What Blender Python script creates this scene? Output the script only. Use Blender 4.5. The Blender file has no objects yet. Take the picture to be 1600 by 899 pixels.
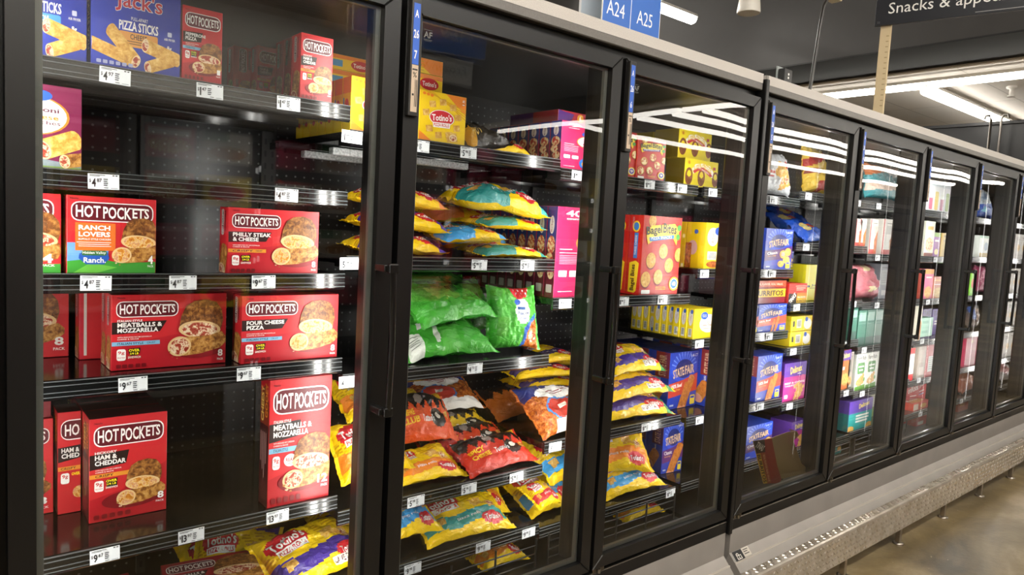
import bpy, bmesh, math, random
from mathutils import Vector, Matrix, noise
from mathutils.geometry import tessellate_polygon
import numpy as np

S = bpy.context.scene
COL = S.collection
PI = math.pi

# ------------------------------------------------------------------ camera, world, exposure
CAM = Vector((-0.0933, -1.5075, 1.4498))
CR = Vector((0.76956, -0.63624, 0.05438)); CU = Vector((0.01216, 0.09980, 0.99493)); CF = Vector((0.63744, 0.76580, -0.08484))
FPX = 1096.85
def _cam():
    yaw, pit, rol = 0.69415876, -0.08494214, 0.05461393
    cy, sy, cp, sp, cr, sr = math.cos(yaw), math.sin(yaw), math.cos(pit), math.sin(pit), math.cos(rol), math.sin(rol)
    f = Vector((sy*cp, cy*cp, sp)); r = Vector((cy, -sy, 0)); u = r.cross(f)
    return cr*r+sr*u, -sr*r+cr*u, f
CR, CU, CF = _cam()
cd = bpy.data.cameras.new('camera'); cam = bpy.data.objects.new('camera', cd); COL.objects.link(cam)
cam.matrix_world = Matrix(((CR.x, CU.x, -CF.x, CAM.x), (CR.y, CU.y, -CF.y, CAM.y), (CR.z, CU.z, -CF.z, CAM.z), (0, 0, 0, 1)))
cd.sensor_fit = 'HORIZONTAL'; cd.sensor_width = 36; cd.lens = FPX/1600*36; cd.clip_start = .02; cd.clip_end = 200
S.camera = cam
S.view_settings.view_transform = 'Standard'; S.view_settings.look = 'None'; S.view_settings.gamma = 1
S.view_settings.use_curve_mapping = False
S.view_settings.exposure = 0.0
S.cycles.max_bounces = 10; S.cycles.transparent_max_bounces = 40; S.cycles.glossy_bounces = 5; S.cycles.diffuse_bounces = 4
S.cycles.caustics_reflective = False; S.cycles.caustics_refractive = False; S.cycles.sample_clamp_indirect = 4
S.cycles.use_denoising = True
W = bpy.data.worlds.new('store_air'); S.world = W; W.use_nodes = True
W.node_tree.nodes['Background'].inputs[0].default_value = (1.0, .93, .84, 1); W.node_tree.nodes['Background'].inputs[1].default_value = 0.5
LED_W = 4.6          # watts of one cooler light strip
TUBE_E = 38.0         # emission of ceiling tubes

# pixel of the 1600x899 photo -> point of a plane of the place
def ray(u, v): return CR*((u-800)/FPX) - CU*((v-449.5)/FPX) + CF
def at_y(u, v, y):
    d = ray(u, v); return CAM + d*((y-CAM.y)/d.y)
def at_z(u, v, z):
    d = ray(u, v); return CAM + d*((z-CAM.z)/d.z)
def at_x(u, v, x):
    d = ray(u, v); return CAM + d*((x-CAM.x)/d.x)

# ------------------------------------------------------------------ materials
MATS = {}
def lin(h):
    h = h.lstrip('#'); c = [int(h[i:i+2], 16)/255 for i in (0, 2, 4)]
    return tuple((x/12.92 if x <= .04045 else ((x+.055)/1.055)**2.4) for x in c)+(1,)
def newmat(name):
    m = bpy.data.materials.new(name); m.use_nodes = True
    nt = m.node_tree; return m, nt, nt.nodes['Principled BSDF']
def wire(nt, a, b): nt.links.new(a, b)
def coords(nt, which='Object', scale=(1, 1, 1)):
    t = nt.nodes.new('ShaderNodeTexCoord'); mp = nt.nodes.new('ShaderNodeMapping'); mp.inputs['Scale'].default_value = scale
    wire(nt, t.outputs[which], mp.inputs[0]); return mp.outputs[0]
def ramp(nt, fac, stops):
    r = nt.nodes.new('ShaderNodeValToRGB'); e = r.color_ramp.elements
    while len(e) < len(stops): e.new(.5)
    for i, (p, c) in enumerate(stops): e[i].position = p; e[i].color = lin(c) if isinstance(c, str) else c
    wire(nt, fac, r.inputs[0]); return r.outputs[0]
def noise_node(nt, vec, scale, detail=3, rough=.55, dist=0):
    n = nt.nodes.new('ShaderNodeTexNoise'); n.inputs['Scale'].default_value = scale; n.inputs['Detail'].default_value = detail
    n.inputs['Roughness'].default_value = rough; n.inputs['Distortion'].default_value = dist
    wire(nt, vec, n.inputs['Vector']); return n.outputs[0]
def bump(nt, b, h, strength, dist=.01):
    k = nt.nodes.new('ShaderNodeBump'); k.inputs['Strength'].default_value = strength; k.inputs['Distance'].default_value = dist
    wire(nt, h, k.inputs['Height']); wire(nt, k.outputs[0], b.inputs['Normal'])
KIND = dict(card=(.38, .5, 0), film=(.17, .6, 0), plastic=(.35, .5, 0), metal=(.3, .5, 1), matte=(.8, .3, 0), paper=(.6, .4, 0))
FOOD = {
 'crust': ((0, '4a2a10'), (.35, '8a5420'), (.6, 'c08a42'), (1, 'e0b878')),
 'roast': ((0, '3a1c0c'), (.4, '6b3d18'), (.65, 'a06a30'), (1, 'c89858')),
 'gold': ((0, 'a5671e'), (.4, 'd09a3e'), (.7, 'e6bd68'), (1, 'f4dc9c')),
 'meat': ((0, '6a1a12'), (.44, 'b0402a'), (.53, 'e8cfa8'), (.64, 'f0e0c0'), (.72, 'b84a30'), (1, '8a2a1c')),
 'cheese': ((0, 'a8551a'), (.40, 'd48a2a'), (.50, 'f0d488'), (.60, 'c98478'), (.72, 'e0a040'), (1, 'f8ecc0')),
 'pizza': ((0, '9a2e1a'), (.42, 'c8442a'), (.5, 'f2dc9a'), (.7, 'f8eec4'), (1, 'c05030')),
 'dog': ((0, '8a4412'), (.5, 'c2762e'), (1, 'dc9a4c')),
 'wing': ((0, '5a2008'), (.4, 'a04a14'), (.7, 'cf7a2c'), (1, 'e8b070')),
 'tots': ((0, 'a86a20'), (.5, 'dca83e'), (1, 'f6dc8c')),
}
def mat(c, kind='card'):
    key = (c, kind)
    if key in MATS: return MATS[key]
    r, sp, me = KIND[kind]
    m, nt, b = newmat('%s %s' % (kind, c)); b.inputs['Roughness'].default_value = r; b.inputs['Metallic'].default_value = me
    b.inputs['Specular IOR Level'].default_value = sp
    if c in FOOD:
        v = coords(nt, 'Object'); wire(nt, ramp(nt, noise_node(nt, v, 85, 5, .7, .3), [(.25+.5*p, q) for p, q in FOOD[c]]), b.inputs['Base Color'])
    else:
        b.inputs['Base Color'].default_value = lin(c)
        if kind in ('card', 'paper'):
            v = coords(nt, 'Object'); n = noise_node(nt, v, 9, 2)
            mr = nt.nodes.new('ShaderNodeMapRange'); mr.inputs[3].default_value = r-.08; mr.inputs[4].default_value = r+.1
            wire(nt, n, mr.inputs[0]); wire(nt, mr.outputs[0], b.inputs['Roughness'])
    if kind == 'film':
        v = coords(nt, 'Object', (1, 1.6, 1)); n1 = noise_node(nt, v, 22, 4, .6, 1.2)
        bump(nt, b, n1, .8, .014)
    MATS[key] = m; return m

def glass_mat():
    m, nt, b = newmat('door glass'); nt.nodes.remove(b); out = nt.nodes['Material Output']
    tr = nt.nodes.new('ShaderNodeBsdfTransparent'); tr.inputs[0].default_value = (.98, .985, .98, 1)
    gl = nt.nodes.new('ShaderNodeBsdfGlossy'); gl.inputs['Roughness'].default_value = .004
    fr = nt.nodes.new('ShaderNodeFresnel'); fr.inputs[0].default_value = 1.6
    mx = nt.nodes.new('ShaderNodeMixShader'); wire(nt, fr.outputs[0], mx.inputs[0]); wire(nt, tr.outputs[0], mx.inputs[1]); wire(nt, gl.outputs[0], mx.inputs[2])
    wire(nt, mx.outputs[0], out.inputs[0]); return m
GLASS = glass_mat()
def clear_mat():
    m, nt, b = newmat('clear price rail'); b.inputs['Base Color'].default_value = lin('101111'); b.inputs['Roughness'].default_value = .16
    b.inputs['Specular IOR Level'].default_value = .8
    return m
RAIL = clear_mat()
def emit(name, c, e):
    m, nt, b = newmat(name); b.inputs['Base Color'].default_value = lin(c); b.inputs['Emission Color'].default_value = lin(c); b.inputs['Emission Strength'].default_value = e
    return m
TUBE = emit('lit tube', 'fffaf0', TUBE_E)
TUBE_LOW = emit('lit low ceiling tube', 'fffaf0', TUBE_E*.36)
def black_mat(name, c, r, n=40):
    m, nt, b = newmat(name); v = coords(nt)
    nz = noise_node(nt, v, n, 5, .7)
    wire(nt, ramp(nt, nz, [(.3, c), (.74, c), (.9, '2e2c29')]), b.inputs['Base Color']); b.inputs['Roughness'].default_value = r
    return m
FRAME = black_mat('black anodised frame', '100f0f', .36, 70)
SHELFM = black_mat('black shelf coating', '0d0c0c', .12, 30)
INNER = black_mat('black cooler liner', '0a0909', .35, 20)
def perf_mat():
    m, nt, b = newmat('perforated black panel'); t = nt.nodes.new('ShaderNodeTexCoord'); sx = nt.nodes.new('ShaderNodeSeparateXYZ'); wire(nt, t.outputs['Object'], sx.inputs[0])
    def mth(op, a, bb=None):
        k = nt.nodes.new('ShaderNodeMath'); k.operation = op
        for i, x in enumerate((a, bb)):
            if x is None: continue
            if isinstance(x, (int, float)): k.inputs[i].default_value = x
            else: wire(nt, x, k.inputs[i])
        return k.outputs[0]
    px = mth('SUBTRACT', mth('FRACT', mth('MULTIPLY', sx.outputs[0], 1/.032)), .5); pz = mth('SUBTRACT', mth('FRACT', mth('MULTIPLY', sx.outputs[2], 1/.032)), .5)
    d = mth('SQRT', mth('ADD', mth('MULTIPLY', px, px), mth('MULTIPLY', pz, pz)))
    hole = mth('LESS_THAN', d, .11)
    mx = nt.nodes.new('ShaderNodeMix'); mx.data_type = 'RGBA'; wire(nt, hole, mx.inputs[0]); mx.inputs[6].default_value = lin('0c0c0c'); mx.inputs[7].default_value = lin('6c6f70')  # hole dots lightened to paint the bright reflections in them
    wire(nt, mx.outputs[2], b.inputs['Base Color']); b.inputs['Roughness'].default_value = .3
    return m
PERF = perf_mat()
def speckle(name, c, c2, r, sc, metal=0):
    m, nt, b = newmat(name); v = coords(nt); n = noise_node(nt, v, sc, 2, .5)
    wire(nt, ramp(nt, n, [(.35, c), (.65, c2)]), b.inputs['Base Color']); b.inputs['Roughness'].default_value = r; b.inputs['Metallic'].default_value = metal
    return m
CANOPY = speckle('grey hammered paint', 'b4aea8', 'cac4bd', .45, 420)
CANOPY2 = speckle('grey painted lip', '66625e', '6e6a66', .4, 200)
KICK = speckle('grey kick panel', '97928c', 'a09a94', .42, 6)
KICK2 = speckle('grey moulded bumper strip', 'aaa49e', 'b2aca6', .4, 6)  # lighter than the panel above: light on the upward slope put into the colour
def diamond():
    m, nt, b = newmat('diamond plate aluminium'); b.inputs['Metallic'].default_value = .65; b.inputs['Roughness'].default_value = .24
    v = coords(nt, 'Object'); b.inputs['Base Color'].default_value = lin('d8cfc2')
    n = noise_node(nt, v, 14, 3); wire(nt, ramp(nt, n, [(.3, 'd6cab8'), (.7, 'f4ecdf')]), b.inputs['Base Color'])
    return m
DIAMOND = diamond()
def floor_mat():
    m, nt, b = newmat('polished concrete'); v = coords(nt, 'Object')
    n = noise_node(nt, v, 1.3, 8, .62, .6); n2 = noise_node(nt, v, 28, 3, .6)
    c = ramp(nt, n, [(.34, '4f442e'), (.46, '75664a'), (.56, '8f7d5a'), (.66, 'b3a081')])
    sp = ramp(nt, n2, [(.70, (0, 0, 0, 1)), (.75, (1, 1, 1, 1))])
    mx = nt.nodes.new('ShaderNodeMix'); mx.data_type = 'RGBA'; wire(nt, sp, mx.inputs[0]); wire(nt, c, mx.inputs[6]); mx.inputs[7].default_value = lin('c4b79c')
    wire(nt, mx.outputs[2], b.inputs['Base Color']); b.inputs['Roughness'].default_value = .3
    bump(nt, b, n2, .12, .01); return m
FLOOR = floor_mat()
def deck_mat():
    m, nt, b = newmat('ribbed ceiling deck'); v = coords(nt, 'Object'); w = nt.nodes.new('ShaderNodeTexWave'); w.inputs['Scale'].default_value = 2.2; w.inputs['Distortion'].default_value = 0
    w.bands_direction = 'Y'; wire(nt, v, w.inputs[0]); wire(nt, ramp(nt, w.outputs[1], [(.2, '6a5f50'), (.6, '9b8d79')]), b.inputs['Base Color']); b.inputs['Roughness'].default_value = .7
    return m
DECK = deck_mat()
def tile_mat():
    m, nt, b = newmat('ceiling tile'); v = coords(nt, 'Object', (1, 1, 1)); k = nt.nodes.new('ShaderNodeTexBrick'); k.offset = 0; k.inputs['Scale'].default_value = 1
    k.inputs['Brick Width'].default_value = 1.2; k.inputs['Row Height'].default_value = 1.2; k.inputs['Mortar Size'].default_value = .008
    k.inputs['Color1'].default_value = lin('e0dad3'); k.inputs['Color2'].default_value = lin('e3ddd6'); k.inputs['Mortar'].default_value = lin('c4beb7')
    wire(nt, v, k.inputs[0]); wire(nt, k.outputs[0], b.inputs['Base Color']); b.inputs['Roughness'].default_value = .8
    return m
TILE = tile_mat()

# ------------------------------------------------------------------ text outlines (cached)
TXT = {}
def text_mesh(s, bold):
    k = (s, bold)
    if k in TXT: return TXT[k]
    cu = bpy.data.curves.new('t', 'FONT'); cu.body = s; cu.size = 1; cu.resolution_u = 2; cu.offset = bold*.7
    o = bpy.data.objects.new('t', cu); COL.objects.link(o)
    bpy.context.view_layer.update()
    ev = o.evaluated_get(bpy.context.evaluated_depsgraph_get()); me = ev.to_mesh()
    vs = [(v.co.x, v.co.y) for v in me.vertices]; fs = [tuple(p.vertices) for p in me.polygons]
    ev.to_mesh_clear(); bpy.data.objects.remove(o); bpy.data.curves.remove(cu)
    if vs:
        x0, x1 = min(v[0] for v in vs), max(v[0] for v in vs); y0, y1 = min(v[1] for v in vs), max(v[1] for v in vs)
        vs = [((x-x0)/max(1e-6, x1-x0), (y1-y)/max(1e-6, y1-y0)) for x, y in vs]
    TXT[k] = (vs, fs); return TXT[k]

# ------------------------------------------------------------------ mesh builder
class MB:
    def __init__(s): s.v = []; s.f = []; s.m = []; s.mats = []; s.smooth = set()
    def mi(s, m):
        if m not in s.mats: s.mats.append(m)
        return s.mats.index(m)
    def face(s, pts, m, sm=False):
        i = len(s.v); s.v += [tuple(p) for p in pts]; 
        if sm: s.smooth.add(len(s.f))
        s.f.append(tuple(range(i, i+len(pts)))); s.m.append(s.mi(m))
    def raw(s, vs, fs, m, sm=False):
        i = len(s.v); s.v += [tuple(p) for p in vs]; k = s.mi(m)
        for f in fs:
            if sm: s.smooth.add(len(s.f))
            s.f.append(tuple(a+i for a in f)); s.m.append(k)
    def box(s, x0, y0, z0, x1, y1, z1, m, mx=None):
        p = [Vector((x, y, z)) for z in (z0, z1) for y in (y0, y1) for x in (x0, x1)]
        if mx: p = [mx @ q for q in p]
        s.raw(p, [(0, 2, 3, 1), (4, 5, 7, 6), (0, 1, 5, 4), (2, 6, 7, 3), (0, 4, 6, 2), (1, 3, 7, 5)], m)
    def bevbox(s, x0, y0, z0, x1, y1, z1, m, b=.003, mx=None):
        bm = bmesh.new(); bmesh.ops.create_cube(bm, size=1)
        for v in bm.verts: v.co = Vector(((x0+x1)/2+v.co.x*(x1-x0), (y0+y1)/2+v.co.y*(y1-y0), (z0+z1)/2+v.co.z*(z1-z0)))
        bmesh.ops.bevel(bm, geom=bm.edges[:], offset=b, segments=2, affect='EDGES', profile=.5)
        bm.verts.ensure_lookup_table(); bm.verts.index_update()
        vs = [mx @ v.co if mx else v.co.copy() for v in bm.verts]; s.raw(vs, [tuple(v.index for v in f.verts) for f in bm.faces], m); bm.free()
    def prism(s, prof, a0, a1, m, axis='x'):
        # prof = [(y,z)] swept along x (or (x,z) along y)
        n = len(prof)
        f = (lambda a, p: (a, p[0], p[1])) if axis == 'x' else ((lambda a, p: (p[0], a, p[1])) if axis == 'y' else (lambda a, p: (p[0], p[1], a)))
        vs = [f(a0, p) for p in prof]+[f(a1, p) for p in prof]
        s.raw(vs, [(i, (i+1) % n, n+(i+1) % n, n+i) for i in range(n)]+[tuple(range(n))[::-1], tuple(range(n, 2*n))], m)
    def tube(s, pts, r, m, n=8):
        pts = [Vector(p) for p in pts]; rings = []
        for i, p in enumerate(pts):
            t = (pts[min(i+1, len(pts)-1)]-pts[max(i-1, 0)]).normalized()
            a = t.cross(Vector((0, 0, 1)));
            if a.length < .05: a = t.cross(Vector((0, 1, 0)))
            a.normalize(); b = t.cross(a)
            rings.append([p+(a*math.cos(2*PI*k/n)+b*math.sin(2*PI*k/n))*r for k in range(n)])
        vs = [q for g in rings for q in g]; fs = []
        for i in range(len(rings)-1):
            for k in range(n): fs.append((i*n+k, i*n+(k+1) % n, (i+1)*n+(k+1) % n, (i+1)*n+k))
        s.raw(vs, fs, m, True); s.raw(rings[0], [tuple(range(n))], m); s.raw(rings[-1], [tuple(range(n))[::-1]], m)
    def lathe(s, prof, m, n=24, c=(0, 0, 0), sm=True):
        vs = []; fs = []
        for r, z in prof:
            for k in range(n): vs.append((c[0]+r*math.cos(2*PI*k/n), c[1]+r*math.sin(2*PI*k/n), c[2]+z))
        for i in range(len(prof)-1):
            for k in range(n): fs.append((i*n+k, i*n+(k+1) % n, (i+1)*n+(k+1) % n, (i+1)*n+k))
        s.raw(vs, fs, m, sm)
        s.raw(vs[-n:], [tuple(range(n))], m); s.raw(vs[:n], [tuple(range(n))[::-1]], m)
    # printed art: items on a surface map fn(x, y, off) with x, y in 0..1 from the top left
    def art(s, fn, items, asp=1.0, kind='card', step=.00007, drape=0, start=.0002):
        off = start
        for it in items:
            k = it[0]; off += step
            if k == 't':
                _, tx, x0, y0, x1, y1, c = it[:7]; bold = it[7] if len(it) > 7 else .018; rot = it[8] if len(it) > 8 else 0
                vs, fs = text_mesh(tx, bold)
                if not vs: continue
                if rot == 0: P = [(x0+a*(x1-x0), y0+b*(y1-y0)) for a, b in vs]
                elif rot == 90: P = [(x0+b*(x1-x0), y1-a*(y1-y0)) for a, b in vs]
                elif rot == -90: P = [(x1-b*(x1-x0), y0+a*(y1-y0)) for a, b in vs]
                else:
                    cx, cy = (x0+x1)/2, (y0+y1)/2; ca, sa = math.cos(math.radians(rot)), math.sin(math.radians(rot)); P = []
                    for a, b in vs:
                        dx, dy = (a-.5)*(x1-x0)*asp, (b-.5)*(y1-y0); P.append((cx+(dx*ca+dy*sa)/asp, cy+(-dx*sa+dy*ca)))
            else:
                c = it[-1]
                if k == 'r': x0, y0, x1, y1 = it[1:5]; P = [(x0, y0), (x1, y0), (x1, y1), (x0, y1)]
                elif k == 'e':
                    cx, cy, rx, ry = it[1:5]; P = [(cx+rx*math.cos(2*PI*i/26), cy+ry*math.sin(2*PI*i/26)) for i in range(26)]
                elif k == 'rr':
                    x0, y0, x1, y1, r = it[1:6]; rx = r/asp; P = []
                    for qx, qy, a0 in ((x1-rx, y0+r, -90), (x1-rx, y1-r, 0), (x0+rx, y1-r, 90), (x0+rx, y0+r, 180)):
                        for j in range(5): a = math.radians(a0+22.5*j); P.append((qx+rx*math.cos(a), qy+r*math.sin(a)))
                elif k == 'p': P = it[1]
                P = [tuple(p) for p in P]
                P = [(min(1, max(0, x)), min(1, max(0, y))) for x, y in P]
                fs = [tuple(range(len(P)))]
            m = mat(c, kind) if isinstance(c, str) else c
            if drape:
                bm = bmesh.new(); vv = [bm.verts.new((x*asp, y, 0)) for x, y in P]
                for f in fs:
                    try: bm.faces.new([vv[i] for i in f])
                    except ValueError: pass
                bmesh.ops.triangulate(bm, faces=bm.faces[:])
                for _ in range(3):
                    es = [e for e in bm.edges if e.calc_length() > drape]
                    if not es: break
                    bmesh.ops.subdivide_edges(bm, edges=es, cuts=1); bmesh.ops.triangulate(bm, faces=[f for f in bm.faces if len(f.verts) > 3])
                bm.verts.index_update()
                s.raw([fn(v.co.x/asp, v.co.y, off) for v in bm.verts], [tuple(v.index for v in f.verts) for f in bm.faces], m, True); bm.free()
            else:
                s.raw([fn(x, y, off) for x, y in P], fs, m)
    def mesh(s, name):
        me = bpy.data.meshes.new(name); me.from_pydata(s.v, [], s.f)
        for m in s.mats: me.materials.append(m)
        me.polygons.foreach_set('material_index', s.m)
        if s.smooth:
            sm = [i in s.smooth for i in range(len(s.f))]; me.polygons.foreach_set('use_smooth', sm)
        me.update(); return me
    def build(s, name, parent=None, loc=(0, 0, 0), rz=0):
        o = bpy.data.objects.new(name, s.mesh(name)); COL.objects.link(o); o.location = loc; o.rotation_euler = (0, 0, rz)
        if parent: o.parent = parent
        return o
def tag(o, label, cat, group=None, kind=None):
    if label: o['label'] = label
    if cat: o['category'] = cat
    if group: o['group'] = group
    if kind: o['kind'] = kind
    return o
def empty(name, loc=(0, 0, 0), rz=0):
    o = bpy.data.objects.new(name, None); COL.objects.link(o); o.location = loc; o.rotation_euler = (0, 0, rz); o.empty_display_size = .1; return o
def struct(o): o['kind'] = 'structure'; return o
def copy_tree(o, parent=None):
    c = o.copy(); COL.objects.link(c)
    if parent: c.parent = parent
    for ch in o.children: copy_tree(ch, c)
    return c
# ------------------------------------------------------------------ the store shell
m = MB(); m.box(-7, -10, -.12, 26, 9, 0, FLOOR); struct(m.build('floor'))
m = MB(); m.box(-7, -10, 4.7, 6.47, 9, 4.8, DECK); struct(m.build('ceiling_deck'))
m = MB(); m.box(7.36, -10, 3.24, 26, 9, 3.36, TILE); struct(m.build('ceiling_tiles'))
SOF = speckle('dark grey bulkhead paint', '312f2e', '353332', .55, 3)
SOF2 = speckle('black bulkhead underside', '0d0d0d', '0f0f0f', .6, 3)
m = MB(); m.box(6.47, -10, 3.2, 7.3, 9, 4.8, SOF); m.box(6.47, -10, 3.185, 7.3, 9, 3.2, SOF2); struct(m.build('wall_bulkhead'))
m = MB(); m.box(7.3, -10, 3.17, 7.36, 9, 3.3, mat('c8bba8', 'matte')); struct(m.build('trim_1'))
WALLP = speckle('pale store wall paint', 'dcd8d2', 'e6e2dc', .7, 2)
m = MB(); m.box(-7, -10.1, 0, 26, -10, 4.8, WALLP); struct(m.build('wall_front'))
m = MB(); m.box(-7, 9, 0, 26, 9.1, 4.8, mat('3a3836', 'matte')); struct(m.build('wall_back'))
m = MB(); m.box(26, -10, 0, 26.1, 9, 3.3, mat('8f857b', 'matte')); struct(m.build('wall_right'))
m = MB(); m.box(9.5, .62, 0, 9.6, 5.2, 2.96, mat('131315', 'plastic')); m.box(9.47, .62, 2.5, 9.5, 5.2, 2.52, mat('17171a', 'plastic')); m.box(9.46, .6, 2.95, 9.62, 5.22, 2.985, mat('1b1b1d', 'plastic'))
tag(m.build('partition_panel'), 'tall black partition panel rising behind the far end of the coolers', 'partition')
rod = empty('hook_stand', (9.3, 1.31, 0)); tag(rod, 'pair of thin grey rods with hooked tops before the black partition', 'stand')
for s in (-1, 1):
    q = MB(); q.tube([(0, s*.05, 0), (0, s*.05, 2.98), (0, s*.07, 3.03), (0, s*.11, 3.03), (0, s*.12, 2.99)], .014, mat('8a8580', 'metal')); q.build('rod', rod)
q = MB(); q.bevbox(-.12, -.15, 0, .12, .15, .03, mat('55524e', 'metal')); q.build('base', rod)

# ------------------------------------------------------------------ lamps of the store, seen and added
def strip_light(name, p0, p1, label, n=1, w=.05, group='ceiling strip lights'):
    p0, p1 = Vector(p0), Vector(p1); L = (p1-p0).length; a = math.atan2(p1.y-p0.y, p1.x-p0.x)
    t = empty(name, (p0+p1)/2, a); tag(t, label, 'light', group)
    q = MB(); q.prism([(-.03, .055), (.03, .055), (w*.86, w*.4), (-w*.86, w*.4)], -L/2, L/2, mat('c9c5be', 'plastic')); q.build('housing', t)
    k = MB(); seg = L/n
    for i in range(n): k.prism([(w*math.cos(PI*(j*1.3/10-.15)), -w*.8*math.sin(PI*(j*1.3/10-.15))) for j in range(11)], -L/2+i*seg+.03, -L/2+(i+1)*seg-.03, TUBE if p0.z > 3.5 else TUBE_LOW)
    k.build('tube', t); return t
strip_light('strip_light', (7.75, -8.5, 3.13), (7.75, 7.5, 3.13), 'long row of lit tubes along the edge of the black bulkhead', 8)
strip_light('strip_light', (8.0, 1.59, 3.13), (16.0, 1.59, 3.13), 'lit ceiling tubes running away at right angles to the bulkhead row', 3, .07)
for i, (y, lab) in enumerate(((-4.3, 'nearest ceiling tube row mirrored in the cooler doors'), (-4.75, 'second ceiling tube row mirrored in the cooler doors'), (-5.35, 'third ceiling tube row mirrored in the cooler doors'), (-6.7, 'farthest ceiling tube row mirrored in the cooler doors'))):
    strip_light('strip_light', (7.9, y, 3.13), (20, y, 3.13), lab, 8, .055)
strip_light('strip_light', (4.3, 2.95, 3.6), (5.78, 2.95, 3.6), 'lit strip light hanging right behind the blue aisle sign', 1, .055)
q = strip_light('strip_light', (-4.5, -2.6, 4.55), (5.9, -2.6, 4.55), 'unseen strip light row added under the deck to light the aisle', 6, .09)  # unseen row added as the general light of the store
q = strip_light('strip_light', (-4.5, -5.0, 4.6), (5.9, -5.0, 4.6), 'long strip light row under the deck beyond the aisle', 6, .09)
q = strip_light('strip_light', (-4.5, -7.0, 4.6), (5.9, -7.0, 4.6), 'unseen strip light row added to brighten the pale wall beyond the aisle', 6, .09)  # added row, brightens the wall so the doors mirror a pale haze
q = strip_light('strip_light', (-4.5, 5.5, 4.55), (5.9, 5.5, 4.55), 'long strip light row under the deck behind the coolers', 6, .09)
pl = empty('pendant_lamp', (5, 1.83, 3.27)); tag(pl, 'white cone pendant lamp hanging before the dark bulkhead', 'lamp')
q = MB(); q.lathe([(.088, 0), (.092, .01), (.088, .05), (.07, .2), (.058, .24), (.02, .26)], mat('e8e2d8', 'plastic'), 28); q.build('lamp_shade', pl)
q = MB(); q.tube([(0, 0, .25), (0, 0, 1.43)], .008, mat('2a2826', 'plastic')); q.build('cord', pl)
sp = empty('sprinkler_head', (8.8, 1.05, 3.238)); tag(sp, 'small white sprinkler under the tiled ceiling near the tube row', 'sprinkler')
q = MB(); q.lathe([(.05, 0), (.05, -.02), (.02, -.03), (.02, -.09), (.035, -.095), (.035, -.11)], mat('e9e6e0', 'plastic'), 16); q.build('body', sp)

# ------------------------------------------------------------------ cooler cases
P = .78; J = .037
def xb(k): return (k-1)*P+(J if k >= 4 else 0)
SHELVES = {0: (1.748, 1.519, 1.297, 1.064, .672), 1: (1.748, 1.519, 1.297, 1.064, .672), 2: (1.687, 1.346, 1.016, .622, .408),
           3: (1.66, 1.213, .70, .388), 4: (1.66, 1.318, 1.018, .68, .39), 5: (1.70, 1.45, 1.15, .928, .648, .378),
           6: (1.70, 1.41, 1.135, .88, .622, .385), 7: (1.70, 1.41, 1.135, .865, .605, .385), 8: (1.70, 1.42, 1.14, .87, .61, .385), 9: (1.70, 1.42, 1.14, .87, .61, .385)}
SY = .262            # front of the shelves
DECKZ = .262         # floor of the cooler
def led(x, y, z0, z1, dx):
    l = bpy.data.lights.new('cooler_led', 'AREA'); l.shape = 'RECTANGLE'; l.size = .012; l.size_y = z1-z0; l.energy = LED_W; l.color = (1, .97, .92)
    o = bpy.data.objects.new('cooler_led', l); COL.objects.link(o)
    zz = -Vector((dx, .80, 0)).normalized(); yy = Vector((0, 0, 1)); xx = yy.cross(zz)
    o.matrix_world = Matrix(((xx.x, yy.x, zz.x, x), (xx.y, yy.y, zz.y, y), (xx.z, yy.z, zz.z, (z0+z1)/2), (0, 0, 0, 1)))
def wire_fence(x0, x1, parent):
    q = MB(); M = mat('1a1918', 'plastic')
    for z in (.285, .315, .345): q.tube([(x0, .235, z), (x1, .235, z)], .0025, M, 6)
    n = max(2, int((x1-x0)/.17))
    for i in range(n+1): x = x0+(x1-x0)*i/n; q.tube([(x, .235, DECKZ), (x, .235, .372)], .004, M, 6)
    q.build('product_fence', parent)
def make_shelf(x0, x1, z, parent):
    q = MB(); q.box(x0, SY, z-.022, x1, .86, z, SHELFM)
    for i in range(3): q.box(x0+.02, SY+.09+.2*i, z-.034, x1-.02, SY+.11+.2*i, z-.022, SHELFM)
    s = q.build('shelf', parent)
    r = MB(); y = SY
    r.prism([(y, z+.004), (y-.006, z+.002), (y-.008, z-.036), (y-.002, z-.041), (y+.004, z-.036)], x0, x1, RAIL)
    for zz in (z+.002, z-.008, z-.0225, z-.032): r.prism([(y-.0095, zz-.0008), (y-.0095, zz+.0008), (y-.005, zz+.0011), (y-.005, zz-.0011)], x0, x1, mat('55585a', 'plastic'))  # ridges in lighter plastic paint the glint lines of the rail
    r.build('price_rail', s); return s
HANDLE = black_mat('worn black handle', '141312', .25, 55)
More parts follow.
